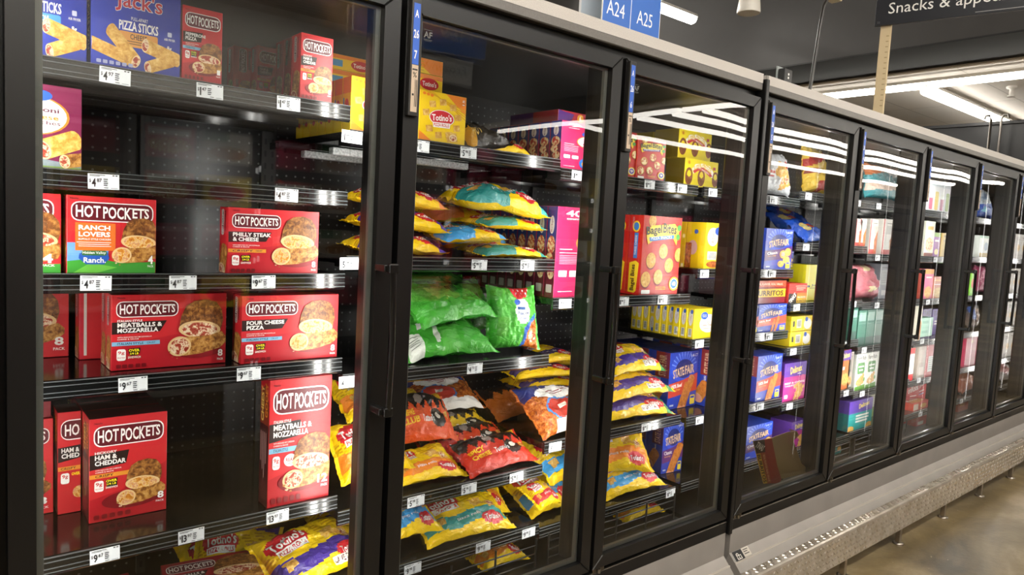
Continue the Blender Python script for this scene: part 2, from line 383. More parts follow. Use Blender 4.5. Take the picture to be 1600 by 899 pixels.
def make_door(k, num, parent):
    x0 = xb(k)+.008; x1 = xb(k)+P-.008; z0, z1 = .344, 1.99
    q = MB(); st = .043; rl = .04
    def bar(pts):   # mitred frame bar, outer edge pair then inner pair at the front, with depth
        f = [Vector((x, 0, z)) for x, z in pts]; b = [Vector((x, .04, z)) for x, z in pts]
        ch = .0035; c = sum(f, Vector())/4; fi = [p+(c-p).normalized()*ch+Vector((0, -.0035, 0)) for p in f]
        q.raw(f+b+fi, [(8, 9, 10, 11)]+[(i, (i+1) % 4, 8+(i+1) % 4, 8+i) for i in range(4)]+[(i, (i+1) % 4, 4+(i+1) % 4, 4+i) for i in range(4)]+[(4, 5, 6, 7)], FRAME)
    bar([(x0, z0), (x0, z1), (x0+st, z1-rl), (x0+st, z0+rl)]); bar([(x1, z1), (x1, z0), (x1-st, z0+rl), (x1-st, z1-rl)])
    bar([(x0, z1), (x1, z1), (x1-st, z1-rl), (x0+st, z1-rl)]); bar([(x1, z0), (x0, z0), (x0+st, z0+rl), (x1-st, z0+rl)])
    d = q.build('door', parent)
    # bowed double pane
    g = MB(); a0, a1, b0, b1 = x0+st-.004, x1-st+.004, z0+rl-.004, z1-rl+.004; NX, NZ = 14, 20; rs = random.Random(k)
    ph = rs.uniform(0, 6)
    def sag(u, w, sgn): return sgn*(.0012*(1-(2*u-1)**2)*(1-(2*w-1)**4) + .00022*math.sin(7*u+ph)*math.sin(9*w+ph))
    for yb, sgn in ((.010, 1), (.028, -.6)):
        vs = [(a0+(a1-a0)*i/NX, yb+sag(i/NX, j/NZ, sgn), b0+(b1-b0)*j/NZ) for j in range(NZ+1) for i in range(NX+1)]
        g.raw(vs, [(j*(NX+1)+i, j*(NX+1)+i+1, (j+1)*(NX+1)+i+1, (j+1)*(NX+1)+i) for j in range(NZ) for i in range(NX)], GLASS, True)
    gl = g.build('glass_pane', d)
    e = MB(); ox, oz = a0+.004, b1-.03
    e.art(lambda x, y, o: (ox+.01+x*.03, .0085-o, oz-y*.03), [('t', 'AF', .1, .2, .9, .7, '6f6f6a'), ('r', .1, .05, .9, .09, '4a4a46'), ('r', .1, .82, .9, .86, '4a4a46'), ('r', .2, .92, .8, .95, '4a4a46')], 1)
    e.build('etched_mark', d)
    s = MB(); G = mat('878a84', 'plastic'); wd = .013; y0, y1 = .016, .027
    s.box(x0+st, y0, z0+rl, x0+st+wd, y1, z1-rl, G); s.box(x1-st-wd, y0, z0+rl, x1-st, y1, z1-rl, G)
    s.box(x0+st+wd, y0, z0+rl, x1-st-wd, y1, z0+rl+wd, G); s.box(x0+st+wd, y0, z1-rl-wd*.6, x1-st-wd, y1, z1-rl, G); s.build('spacer', d)
    h = MB(); hx = x1-.024
    h.tube([(hx, -.05, .985), (hx+.001, -.056, 1.0), (hx+.003, -.058, 1.16), (hx+.001, -.056, 1.33), (hx, -.05, 1.345)], .0075, HANDLE, 10)
    for zz in (.992, 1.338):
        h.bevbox(hx-.012, -.062, zz-.012, hx+.012, -.046, zz+.012, HANDLE, .003); h.bevbox(hx-.02, -.05, zz-.009, hx-.002, .002, zz+.009, HANDLE, .003)
    h.build('handle', d)
    if num:
        tx0, tx1, tz0, tz1 = x0+.006, x0+.034, 1.705, 1.982
        t = MB(); t.bevbox(tx0, -.016, tz0, tx1, -.003, tz1, mat('2a2826', 'plastic'), .002)
        t.art(lambda x, y, o: (tx0+.005+x*.018, -.0162-o, tz1-.012-y*.255), [('r', 0, 0, 1, .56, '2f62c8'), ('t', 'A', .22, .06, .78, .13, 'f4f4f0', .03), ('t', '26', .1, .24, .9, .32, 'f4f4f0', .03), ('t', num, .28, .43, .72, .51, 'f4f4f0', .03),
               ('r', 0, .565, 1, 1, 'cdb8a0'), ('r', .1, .6, .9, .615, '3a3430'), ('t', '%', .2, .63, .8, .68, '2a2622'), ('r', .55, .7, .62, .95, '3a3430'), ('r', .68, .7, .72, .95, '3a3430'), ('r', .78, .7, .9, .95, '3a3430'), ('r', .15, .83, .45, .85, '3a3430')], .07)
        t.build('aisle_tag', d)
    hg = MB(); hg.bevbox(x0+.005, -.001, .325, x0+.06, .03, .343, mat('6e675c', 'metal'), .002); hg.tube([(x0+.03, -.004, .327), (x0+.03, -.004, .341)], .006, mat('9a948a', 'metal')); hg.build('hinge', d)
    return d
CASES = []
def make_case(k0, k1, label):
    x0 = xb(k0); x1 = xb(k1)+P
    c = empty('freezer_case', ((x0+x1)/2, 0, 0)); tag(c, label, 'freezer', 'glass door freezer cases'); c.location = (0, 0, 0); CASES.append(c)
    q = MB(); D1 = .95
    q.box(x0, .87, .07, x1, D1, 2.06, INNER); q.box(x0, .05, .0, x1, D1, .07, mat('141312', 'matte')); q.box(x0, .04, .07, x1, .87, DECKZ, INNER)  # lowest box painted black as the shadow gap under the case
    q.box(x0, .04, 1.975, x1, .87, 2.06, INNER);
    if k0 == 0: q.box(x0, .04, .07, x0+.012, D1, 2.06, INNER)
    if k1 == 9: q.box(x1-.012, .04, .07, x1, D1, 2.06, INNER)
    q.build('body', c)
    q = MB(); q.box(x0+.001, .862, DECKZ+.05, x1-.001, .87, 1.95, PERF); q.build('back_panel', c)
    q = MB(); q.prism([(0, 2.045), (0, 2.08), (.012, 2.083), (.95, 2.083), (.95, 2.06), (.02, 2.06)], x0, x1, CANOPY)
    q.prism([(.004, 2.019), (.001, 2.022), (.001, 2.0445), (.02, 2.06), (.06, 2.06), (.06, 2.019)], x0, x1, CANOPY2)
    q.box(x0, .03, 1.97, x1, .06, 2.03, mat('0c0c0c', 'plastic')); q.build('canopy', c)
    q = MB(); q.prism([(0, .283), (0, .326), (.004, .33), (.06, .33), (.06, .283)], x0, x1, FRAME); q.prism([(.0, .326), (-.0015, .3275), (0, .33), (.006, .3312)], x0, x1, mat('7a736a', 'metal'))  # thin lighter strip paints a highlight along the top edge of the sill
    q.box(x0, .03, .33, x1, .06, .36, mat('0c0c0c', 'plastic')); q.build('sill', c)
    q = MB(); q.prism([(0, .283), (.03, .283), (.03, .1), (0, .187)], x0, x1, KICK); q.build('kick_panel', c)
    q = MB(); q.prism([(0, .187), (-.058, .125), (-.058, .102), (-.02, .07), (.05, .07), (.03, .187)], x0+.002, x1, KICK2)
    q.prism([(-.027, .1585), (-.031, .1605), (-.033, .1535), (-.03, .153)], x0+.002, x1, mat('d6cfc4', 'plastic')); q.build('bumper_strip', c)  # pale line paints the highlight on the crease of the slope
    for k in range(k0, k1+1):
        a = xb(k)
        for z in SHELVES[k]:
            sh = make_shelf(a+.002, a+P-.002, z, c)
            if k == 2 and z == SHELVES[2][0]:
                fb = MB(); FR_ = speckle('frosted grey bar', '9a9c9c', 'd4d6d6', .6, 160)
                fb.bevbox(a+.02, .40, z-.055, a+.50, .43, z-.034, FR_, .003); fb.bevbox(a+.02, .60, z-.055, a+.30, .63, z-.034, FR_, .003); fb.build('frost_bar', sh)
        make_door(k, str(9-k) if 2 <= k <= 8 else None, c)
        if k in (2, 3, 5, 6): wire_fence(a+.03, a+P-.03, c)
        u = MB()
        for xx in (a+.012, a+P*.52, a+P-.012):
            u.box(xx-.012, .845, .3, xx+.012, .862, 1.9, mat('2c2b2a', 'plastic'))
            for i in range(40): u.box(xx-.004, .8445, .32+i*.04, xx+.004, .8449, .34+i*.04, mat('070707', 'plastic'))
        u.build('shelf_upright', c)
    for k in range(k0, k1+2):
        xm = xb(k) if k <= k1 else xb(k1)+P
        lo, hi = (xm, xm+.034) if k == k0 else ((xm-.034, xm) if k == k1+1 else (xm-.034, xm+.034))
        q = MB(); q.box(lo, .042, .33, hi, .056, 1.99, FRAME); q.prism([(max(lo, xm-.034), .056), (min(hi, xm+.034), .056), (min(hi, xm+.034), .116), (min(hi, xm+.026), .126), (max(lo, xm-.026), .126), (max(lo, xm-.034), .116)], .36, 1.97, FRAME, 'z')
        mu = q.build('mullion', c)
        for s in (-1, 1):
            if (k == k0 and s < 0) or (k == k1+1 and s > 0): continue
            q = MB(); q.box(xm+s*.014-.005, .126, .42, xm+s*.014+.005, .128, 1.92, mat('e8e6e0', 'plastic')); q.build('led_strip', mu)
            led(xm+s*.016, .131, .42, 1.92, s*.8)
    return c
ca = make_case(0, 3, 'nearer glass door freezer case holding red sandwich cartons and snack bags')
cb = make_case(4, 9, 'farther glass door freezer case beyond the upright joint strip')
q = MB(); xj = xb(4)-J/2; q.bevbox(xj-.011, -.012, .275, xj+.011, .05, 2.062, FRAME, .003); q.build('joint_strip', cb)
q = MB(); q.box(xj-.001, -.0006, 2.045, xj+.001, .0, 2.082, mat('4a4744', 'plastic')); q.build('canopy_seam', cb)
q = MB(); p0 = at_y(1177, 869, 0); c0 = Vector((2.385, -.012, .19))
def slope(x, y, o): return (2.392+x*.115, -.0018-.030*y-o*.7, .186-.032*y-o*.2+.0012)
q.art(slope, [('r', 0, .0, .55, 1, '17171a'), ('r', .56, 0, 1, .8, 'd9d2c6'), ('t', 'EP', .14, .2, .42, .8, 'e8e4dc', .02, 90), ('r', .62, .12, .92, .2, '55504a'), ('r', .62, .3, .86, .38, '55504a'), ('r', .62, .5, .92, .58, '55504a')], 3.0); q.build('asset_sticker', cb)

# ------------------------------------------------------------------ diamond plate bumper rail
br = empty('bumper_rail', (0, 0, 0)); tag(br, 'long diamond plate cart bumper rail on short legs along the floor', 'bumper')
def rail_piece(xa, xe):
    q = MB(); q.prism([(-.150, .208), (-.154, .213), (-.192, .2145), (-.199, .2105), (-.202, .204), (-.202, .08), (-.196, .075), (-.150, .075)], xa, xe, DIAMOND)
    def loz(cx, c2, top, a):
        L, w, h = .0125, .0048, .0036; ca, sa = math.cos(a), math.sin(a)
        pt = [(L, 0), (0, w), (-L, 0), (0, -w)]; pt = [(x*ca-y*sa, x*sa+y*ca) for x, y in pt]
        if top: vs = [(cx+x, c2+y, .2148) for x, y in pt]+[(cx, c2, .2148+h)]
        else: vs = [(cx+x, -.2025, c2+y) for x, y in pt]+[(cx, -.2025-h, c2)]
        q.raw(vs, [(0, 1, 4), (1, 2, 4), (2, 3, 4), (3, 0, 4)], DIAMOND, False)
    n = int((xe-xa)/.026)
    for i in range(n):
        x = xa+.015+i*.026
        for r in range(2): loz(x+(r % 2)*.013, -.162-r*.016, True, .8 if (i+r) % 2 else -.8)
        for r in range(5): loz(x+(r % 2)*.013, .092+r*.025, False, .8 if (i+r) % 2 else -.8)
    return q.build('plate', br)
rail_piece(.4, 4.30); rail_piece(4.302, 9.2)
for i in range(-5, 10):
    x = 3.575+.583*i
    q = MB(); q.bevbox(x-.011, -.198, .004, x+.011, -.176, .08, mat('b9b0a4', 'metal'), .002); q.lathe([(.026, 0), (.026, .005), (.02, .008), (.008, .01)], mat('b9b0a4', 'metal'), 18, (x, -.188, 0)); q.build('leg', br)

# ------------------------------------------------------------------ things on and above the coolers
sg = empty('aisle_sign', (2.40, .92, 2.46)); tag(sg, 'blue and white aisle sign reading A24 and A25 above the coolers', 'sign')
pA = at_y(940, 30, .92); pB = at_y(1029.5, 60, .92); pM = at_y(984, 45, .92); sg.location = (pA.x, .92, 2.40); Wd = pB.x-pA.x
q = MB(); Hh = .75
q.box(0, 0, 0, Wd, .006, Hh, mat('f0efec', 'plastic')); tA = at_y(946, 10, .92); tA1 = at_y(977, 25, .92)
def sgn(x, y, o): return (.004+x*(Wd-.008), -o, Hh-.004-y*(Hh-.008))
def fx(p): return (p.x-pA.x)/Wd
def fy(z): return 1-(z-2.40)/Hh
mx = fx(pM); zt = at_y(961, 3, .92).z; zb = at_y(961, 26, .92).z; zt2 = at_y(1009, 22, .92).z; zb2 = at_y(1009, 44, .92).z
q.art(sgn, [('r', 0, 0, 1, 1, '3a6cc0'), ('r', mx-.006, 0, mx+.006, 1, 'dfe4ee'), ('t', 'A24', fx(at_y(947, 15, .92)), fy(zt), fx(at_y(976, 15, .92)), fy(zb), 'f2f4f6', 0), ('t', 'A25', fx(at_y(995, 30, .92)), fy(zt), fx(at_y(1020, 30, .92)), fy(zb), 'f2f4f6', 0)], Wd/Hh)
q.build('front_panel', sg)
q = MB(); q.box(0, .155, 0, Wd, .161, Hh, mat('e6e8ec', 'plastic')); q.art(lambda x, y, o: (.01+x*(Wd-.02), .1545-o, Hh-.01-y*(Hh-.02)), [('r', 0, 0, 1, 1, 'c9d6e4')], 1); q.build('rear_panel', sg)
for xx in (.02, Wd-.02):
    q = MB(); q.tube([(xx, .08, Hh-.05), (xx, .08, 2.25)], .004, mat('8a8884', 'metal')); q.build('hanger', sg)
q = MB(); q.box(.0, .006, Hh-.06, Wd, .155, Hh-.04, mat('d8d6d2', 'plastic')); q.build('spreader', sg)
# dark hanging category sign
p0 = at_y(1366, 41, .4); dr = Vector((.24, -.97, 0)).normalized()
ss = empty('category_sign', (p0.x, p0.y, p0.z), math.atan2(dr.y, dr.x)); tag(ss, 'dark charcoal sign lettered Snacks held up by a beige post', 'sign')
q = MB(); L = .78; Hs = .42; q.bevbox(0, 0, 0, L, .02, Hs, mat('1d1f25', 'plastic'), .002)
q.art(lambda x, y, o: (x*L, -.0005-o, Hs-y*Hs), [('t', 'Snacks & appetizers', .085, .715, .94, .905, 'eceae6', 0), ('r', .62, .965, .93, .972, '9a9a9a'), ('t', '::', .02, .95, .035, .97, '9a9a9a', 0)], L/Hs)
q.build('board', ss)
q = MB(); q.bevbox(.03, .02, 2.083-p0.z, .085, .05, .3, mat('cbb894', 'matte'), .003)
for i in range(14): q.box(.064, .0192, -.45+i*.03, .078, .0199, -.445+i*.03, mat('a08c68', 'matte'))
q.build('post', ss)
q = MB(); q.bevbox(.01, .0, 2.083-p0.z, .105, .07, 2.095-p0.z, mat('b8a684', 'matte'), .002); q.build('foot_plate', ss)
se = empty('shelf_sensor', (2.61, .07, 2.083)); tag(se, 'small black sensor box with two white dots on the cooler top', 'sensor')
q = MB(); q.bevbox(-.03, -.015, .012, .03, .015, .072, mat('1d1d1e', 'plastic'), .004)
for z in (.036, .05): q.lathe([(.005, 0), (.004, .001)], mat('e8e8e4', 'plastic'), 12, (0, 0, 0)) if False else q.box(-.004, -.0165, z-.004, .004, -.0149, z+.004, mat('e8e8e4', 'plastic'))
q.build('housing', se)
q = MB(); q.box(-.036, .016, 0, .036, .02, .082, mat('9aa0a0', 'plastic')); q.box(-.036, -.03, 0, .036, .02, .004, mat('9aa0a0', 'plastic')); q.box(-.02, -.005, .004, .02, .01, .012, mat('55585a', 'plastic')); q.build('bracket', se)
q = MB(); q.tube([(-.03, .0, .03), (-.06, .02, .012), (-.09, .05, .004), (-.16, .12, .004)], .003, mat('141414', 'plastic')); q.build('cable', se)
# the cooler run on the other side of the aisle (what the doors mirror)
OY = -3.05
oc = empty('freezer_case', (0, 0, 0)); tag(oc, 'cooler run on the other side of the aisle, mirrored in the glass doors', 'freezer')
q = MB(); q.box(-1.5, OY-.9, .07, 12, OY-.82, 2.06, INNER); q.box(-1.5, OY-.9, 0, 12, OY, .3, KICK); q.box(-1.5, OY-.9, 1.98, 12, OY-.02, 2.06, INNER); q.build('body', oc)
q = MB(); q.box(-1.5, OY-.9, 2.06, 12, OY, 2.12, CANOPY); q.box(-1.5, OY-.05, 2.0, 12, OY-.003, 2.06, CANOPY2); q.build('canopy', oc)
for i in range(17):
    q = MB(); q.box(-1.5+.78*i-.045, OY-.06, .3, -1.5+.78*i+.045, OY, 2.0, FRAME); q.build('mullion', oc)
    if 2 <= i <= 12 and i % 2 == 0:
        l = bpy.data.lights.new('cooler_led', 'AREA'); l.shape = 'RECTANGLE'; l.size = .03; l.size_y = 1.5; l.energy = 7; l.color = (1, .97, .92)
        o = bpy.data.objects.new('cooler_led', l); COL.objects.link(o); o.location = (-1.5+.78*i, OY-.09, 1.15); o.rotation_euler = (-PI/2, 0, 0)
for z in (.45, .82, 1.16, 1.48, 1.76):
    q = MB(); q.box(-1.5, OY-.8, z-.03, 12, OY-.15, z, SHELFM); q.box(-1.5, OY-.15, z-.04, 12, OY-.14, z, RAIL); q.build('shelf', oc)
s2 = empty('aisle_sign', (3.28, OY+.05, 2.72)); tag(s2, 'blue aisle sign reading A28 mirrored in the second cooler door', 'sign')
q = MB(); q.box(-1.15, -.02, 0, 0, 0, .62, mat('e8eaee', 'plastic')); q.art(lambda x, y, o: (-.005-x*1.14, .0005+o, .615-y*.61), [('r', 0, 0, 1, 1, '3a6cc0'), ('r', .49, 0, .5, 1, 'dfe4ee'), ('t', 'A28', .10, .50, .36, .80, 'f2f4f6', 0), ('t', 'A27', .60, .50, .86, .80, 'f2f4f6', 0)], 1.9); q.build('panel', s2)
q = MB(); q.box(-1.0, -.02, -.2, -.1, -.005, -.03, mat('d8d8d6', 'plastic')); q.art(lambda x, y, o: (-.105-x*.89, -.0045+o, -.035-y*.16), [('t', 'Frozen Vegetables', .06, .25, .94, .72, '2a2a2c', 0)], 5); q.build('category_panel', s2)
for xx in (-1.0, -.1):
    q = MB(); q.tube([(xx, -.01, .62), (xx, -.01, 1.98)], .004, mat('8a8884', 'metal')); q.build('hanger', s2)
    q = MB(); q.tube([(xx, -.01, -.04), (xx, -.01, .01)], .004, mat('8a8884', 'metal')); q.build('link', s2)
cp = empty('conduit_pipe', (3.58, .5, 2.083)); tag(cp, 'thin dark bent pipe rising from the cooler top near the dark sign', 'pipe')
q = MB(); q.tube([(0, 0, 0), (.03, 0, .2), (.08, 0, .56), (.10, 0, .66), (.14, 0, .72), (.2, 0, .74)], .009, mat('2a2725', 'plastic'), 12); q.build('tube', cp)
q = MB(); q.lathe([(.025, 0), (.025, .01), (.012, .014)], mat('4a4744', 'metal'), 16); q.build('flange', cp)
q = MB(); q.bevbox(.17, -.03, .715, .24, .03, .765, mat('bfb094', 'plastic'), .004); q.build('junction_box', cp)
# ------------------------------------------------------------------ printed artwork
RED = 'ca262d'; YEL = 'f2cb12'; WHT = 'f4f2ec'; BLU = '1f3fb0'; MAR = '5e0f1c'
def roll(cx, cy, L, T, ang, asp, fill='meat', crust='crust', rim='ead0a0'):
    a = math.radians(ang); dx, dy = math.cos(a), -math.sin(a); nx, ny = -dy, dx
    def pt(l, t): return (cx+(dx*l+nx*t)/asp, cy+dy*l+ny*t)
    body = []
    for i in range(7): th = PI/2-PI*i/6; body.append(pt(L/2-T*.28+T*.28*math.cos(th), T/2*math.sin(th)))
    for i in range(9): th = -PI/2-PI*i/8; body.append(pt(-L/2+T*.3*math.cos(th), T/2*math.sin(th)))
    def ell(k): return [pt(-L/2+T*.34*k*math.cos(2*PI*i/20), T/2*k*math.sin(2*PI*i/20)) for i in range(20)]
    return [('p', body, crust), ('p', ell(.99), rim), ('p', ell(.82), fill)]
def halves(cx, cy, k, asp, fill='meat', back='roast', front='crust'):
    def P(pts): return [(cx+x*k/asp, cy+y*k) for x, y in pts]
    def E(x, y, rx, ry, t, q): a = math.radians(t); return P([(x+q*(rx*math.cos(b)*math.cos(a)-ry*math.sin(b)*math.sin(a)), y+q*(rx*math.cos(b)*math.sin(a)+ry*math.sin(b)*math.cos(a))) for b in (2*PI*i/22 for i in range(22))])
    it = [('p', P([(-.28, -.01), (-.25, -.20), (-.19, -.34), (-.08, -.41), (.08, -.43), (.22, -.39), (.30, -.28), (.32, -.12), (.28, .03), (0, .12)]), back), ('p', E(0, 0, .285, .125, 4, 1), 'e2bf88'), ('p', E(0, .004, .285, .125, 4, .84), fill)]
    it += [('p', P([(-.30, .10), (-.10, .10), (.14, .09), (.30, .04), (.38, .12), (.38, .20), (.28, .28), (.02, .35), (-.22, .37)]), front), ('p', E(-.27, .23, .155, .14, -12, 1), 'e2bf88'), ('p', E(-.268, .232, .155, .14, -12, .82), fill)]
    it += [('e', cx-.40*k/asp, cy+.30*k, .012/asp, .009, 'crust'), ('e', cx-.36*k/asp, cy+.37*k, .014/asp, .009, 'meat'), ('e', cx-.30*k/asp, cy+.40*k, .010/asp, .008, 'crust')]
    return it
def hp_logo(x0, y0, x1, y1, asp):
    h = y1-y0; r = h*.36; k = h*.05; kx = k/asp
    it = [('rr', x0, y0, x1, y1, r, WHT), ('rr', x0+kx, y0+k, x1-kx, y1-k, r*.93, MAR)]
    w = x1-x0
    return it+[('t', 'HOT', x0+.055*w, y0+.18*h, x0+.345*w, y0+.80*h, WHT, .03), ('t', 'POCK', x0+.375*w, y0+.20*h, x0+.72*w, y0+.84*h, WHT, .03), ('t', 'ETS', x0+.735*w, y0+.22*h, x0+.945*w, y0+.76*h, WHT, .03), ('r', x0+.70*w, y0+.22*h, x0+.90*w, y0+.27*h, WHT)]
def hp_wide(lines, pre, band, bandtxt, n, asp, fill='meat', badge='9g', dark='2a1512'):
    it = [('p', [(0, .72), (.35, .60), (1, .45), (1, 1), (0, 1)], 'b81a27')]
    it += [('t', 'Nestle', .045, .028, .11, .05, '2a0a10', .01)] + hp_logo(.035, .085, .56, .30, asp)
    ty = .355 if pre else .345
    it += [('p', [(0, .36), (.46, .355), (.40, .50), (0, .52)], dark)]
    if pre: it += [('t', pre, .045, .33, .25, .36, WHT, .03)]
    for i, l in enumerate(lines): it.append(('t', l, .045, .37+.072*i, .045+min(.42, .034*len(l)), .43+.072*i, WHT, .045))
    it += [('t', 'WITH REDUCED FAT MOZZARELLA', .045, .555, .33, .572, WHT, .01), ('t', 'CHEESE & SAUCE', .045, .582, .22, .598, WHT, .01)]
    it += [('r', 0, .622, .40, .675, band), ('t', bandtxt, .045, .633, .26, .664, '1a2a3a', .02), ('t', 'CRUST', .29, .636, .36, .660, '1a2a3a', .01)]
    it += [('rr', .04, .72, .115, .875, .03, WHT), ('t', badge, .05, .745, .105, .80, RED, .03), ('t', 'PROTEIN', .047, .825, .108, .845, RED, .01)]
    it += [('p', [(.135, .72), (.235, .71), (.232, .77), (.215, .81), (.155, .815), (.14, .78)], '1c1a10'), ('t', 'OVER', .14, .725, .228, .76, 'f4e418', .04), ('t', '1/4 LB', .15, .77, .22, .80, 'f4e418', .04), ('t', 'SANDWICH', .132, .82, .236, .85, WHT, .03)]
    it += [('rr', .035, .925, .075, .975, .01, '7a0c16'), ('rr', .085, .925, .125, .975, .01, '7a0c16'), ('rr', .135, .925, .175, .975, .01, '7a0c16'), ('rr', .195, .925, .235, .975, .01, '7a0c16'), ('rr', .245, .925, .285, .975, .01, '7a0c16')]
    it += [('e', .74, .80, .22, .10, '8a0f1a')]
    it += halves(.755, .50, .98, asp, fill)
    it += [('t', n, .925, .80, .972, .90, WHT, .04), ('t', 'PACK', .92, .925, .978, .955, WHT, .02)]
    return it
def hp_tall(lines, pre, band, bandtxt, n, asp, fill='cheese', badge='9g', burst=True):
    it = [('p', [(0, .78), (.4, .72), (1, .5), (1, 1), (0, 1)], 'b01824'), ('t', 'Nestle', .06, .035, .16, .052, '2a0a10', .01)] + hp_logo(.05, .075, .96, .275, asp)
    it += [('p', [(0, .345), (.5, .33), (.46, .46), (0, .49)], '241210')]
    if pre: it.append(('t', pre, .065, .318, .34, .343, WHT, .03))
    for i, l in enumerate(lines): it.append(('t', l, .065, .352+.055*i, +.065+min(.70, .056*len(l)), .398+.055*i, WHT, .045))
    it += [('t', 'WITH REDUCED FAT CHEDDAR', .07, .492, .40, .504, WHT, .01), ('t', 'CHEESE & SAUCE', .07, .512, .30, .524, WHT, .01), ('r', 0, .535, .5, .575, band), ('t', bandtxt, .07, .543, .30, .567, '1a2026', .02)]
    it += [('rr', .06, .60, .175, .705, .02, WHT), ('t', badge, .075, .615, .16, .66, RED, .03), ('t', 'PROTEIN', .07, .672, .165, .686, RED, .01)]
    if burst: it += [('p', [(.2, .6), (.35, .59), (.345, .67), (.22, .675)], '1c1a10'), ('t', 'OVER', .205, .60, .345, .625, 'f4e418', .04), ('t', '1/4 LB', .215, .632, .335, .652, 'f4e418', .04), ('t', 'SANDWICH', .2, .665, .35, .685, WHT, .03)]
    else: it += [('e', .34, .645, .10, .05, WHT), ('t', 'REAL', .27, .625, .41, .655, RED, .03), ('t', 'CHEESE', .28, .662, .40, .678, RED, .02)]
    it += [('e', .55, .82, .4, .09, '7a0e18')] + halves(.68, .68, .54, asp, fill)
    it += [('t', n, .88 if len(n) < 2 else .80, .80, .965, .87, WHT, .04), ('t', 'PACK', .86, .885, .97, .905, WHT, .02)]
    it += [('rr', .05+.1*i, .93, .12+.1*i, .975, .012, '7a0c16') for i in range(5)]
    return it
def hp_side(fill='crust', dark=True):
    it = [('rr', .22, .03, .52, .42, .04, WHT), ('rr', .245, .037, .495, .413, .035, MAR), ('t', 'HOT POCKETS', .29, .05, .45, .40, WHT, .03, 90), ('t', 'IRRESISTIBLE', .60, .05, .74, .36, '2a0a10', .03, 90), ('t', 'HOT POCKETS', .10, .55, .2, .9, '4a0a14', .02, 90)]
    it += roll(.55, .76, .42, .3, 70, .35, 'meat', 'crust'); return it
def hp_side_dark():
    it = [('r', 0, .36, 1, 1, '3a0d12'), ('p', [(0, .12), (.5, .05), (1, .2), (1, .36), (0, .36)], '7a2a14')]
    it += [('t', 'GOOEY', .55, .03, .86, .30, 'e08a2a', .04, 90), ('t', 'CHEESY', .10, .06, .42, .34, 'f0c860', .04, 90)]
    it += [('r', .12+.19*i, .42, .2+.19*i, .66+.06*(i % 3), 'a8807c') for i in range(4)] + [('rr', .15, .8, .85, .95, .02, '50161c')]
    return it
def hp_top(asp): return hp_logo(.2, .25, .8, .75, asp)+roll(.1, .5, .5, .4, 20, asp)
def jacks(asp, flavor, bcol, name=True):
    it = [('p', [(0, 0), (.6, 0), (.3, 1), (0, 1)], '2a3fae')]
    if name: it += [('t', "Jack's", .25, .33, .79, .52, WHT, .055, 0), ('t', "Jack's", .255, .335, .785, .515, 'c22436', .02, 0), ('t', 'PULL-APART', .43, .545, .62, .575, WHT, .01)]
    it += [('t', 'PIZZA STICKS', .295, .585, .74, .665, WHT, .035), ('rr', .295, .675, .735, .80, .02, bcol), ('t', flavor, .42, .69, .61, .735, '26262e' if bcol == 'dd9a4a' else WHT, .02), ('r', .32, .75, .70, .757, '6a5030'), ('r', .32, .77, .66, .777, '6a5030')]
    it += [('t', '8g', .845, .735, .90, .785, WHT, .03), ('t', 'PROTEIN', .82, .80, .93, .818, WHT, .01), ('t', 'AIR FRYER', .81, .67, .94, .69, WHT, .01), ('rr', .85, .615, .9, .655, .01, 'c8cce0')]
    it += roll(.80, .81, .42, .12, -12, asp, 'meat', 'gold') + roll(.22, .87, .5, .11, -12, asp, 'meat', 'gold') + roll(.33, .79, .40, .125, 140, asp, 'meat', 'gold') + roll(.78, .90, .33, .115, 20, asp, 'meat', 'gold') 
    it += [('rr', .05+.07*i, .945, .10+.07*i, .975, .008, 'aab0d8') for i in range(6)]
    return it
def gv_maroon(asp):
    it = [('p', [(0, .9), (.5, .88), (1, .94), (1, 1), (0, 1)], '8a9aa0'), ('r', 0, .97, 1, 1, '7fa04a'), ('e', .47, .37, .40, .235, 'd8862a'), ('e', .455, .37, .385, .225, WHT), ('e', .55, .13, .13, .065, '2d5cc0'),
          ('t', 'pepperoni', .16, .27, .755, .345, '5e2038', .03), ('t', '& cheese', .24, .355, .75, .415, 'e08a2a', .03), ('t', 'sandwiches', .22, .43, .77, .475, '5e2038', .015)]
    it += roll(.79, .69, .44, .24, 24, asp, 'meat', 'gold') + roll(.95, .88, .26, .17, 10, asp, 'meat', 'crust'); return it
def totino_box(asp):
    it = [('p', [(.55, 0), (1, 0), (1, .38)], 'ea8420'), ('p', [(0, .80), (.30, 1), (0, 1)], 'ea8420')]
    it += [('p', [(.05+.06*i, 0), (.075+.06*i, 0), (1, .30+.06*i), (1, .275+.06*i)], 'd9a20c') for i in range(4)]
    for i in range(9):
        a = math.radians(-165+i*38); cx, cy = .48+.36*math.cos(a), .52+.34*math.sin(a)
        it += [('p', [(cx-.075, cy-.055), (cx+.06, cy-.075), (cx+.08, cy+.05), (cx-.06, cy+.07)], 'gold')]
    it += [('p', [(.55, .78), (.80, .76), (.84, .94), (.62, .97)], 'gold'), ('e', .735, .87, .09, .075, 'f0d8a0'), ('e', .735, .87, .07, .058, 'meat'),
           ('e', .47, .50, .27, .16, WHT), ('e', .47, .50, .255, .148, 'c9252f'), ('t', "Totino's", .255, .425, .685, .56, WHT, .035, 4), ('p', [(.28, .60), (.66, .585), (.65, .69), (.29, .70)], WHT), ('t', 'PIZZA ROLLS', .30, .61, .635, .675, 'c9252f', .035, 2),
           ('e', .08, .06, .035, .03, 'ea8420'), ('e', .16, .07, .035, .03, 'ea8420'), ('e', .24, .08, .035, .03, 'ea8420'), ('t', '15', .91, .06, .96, .17, WHT, .02, 90)]
    return it
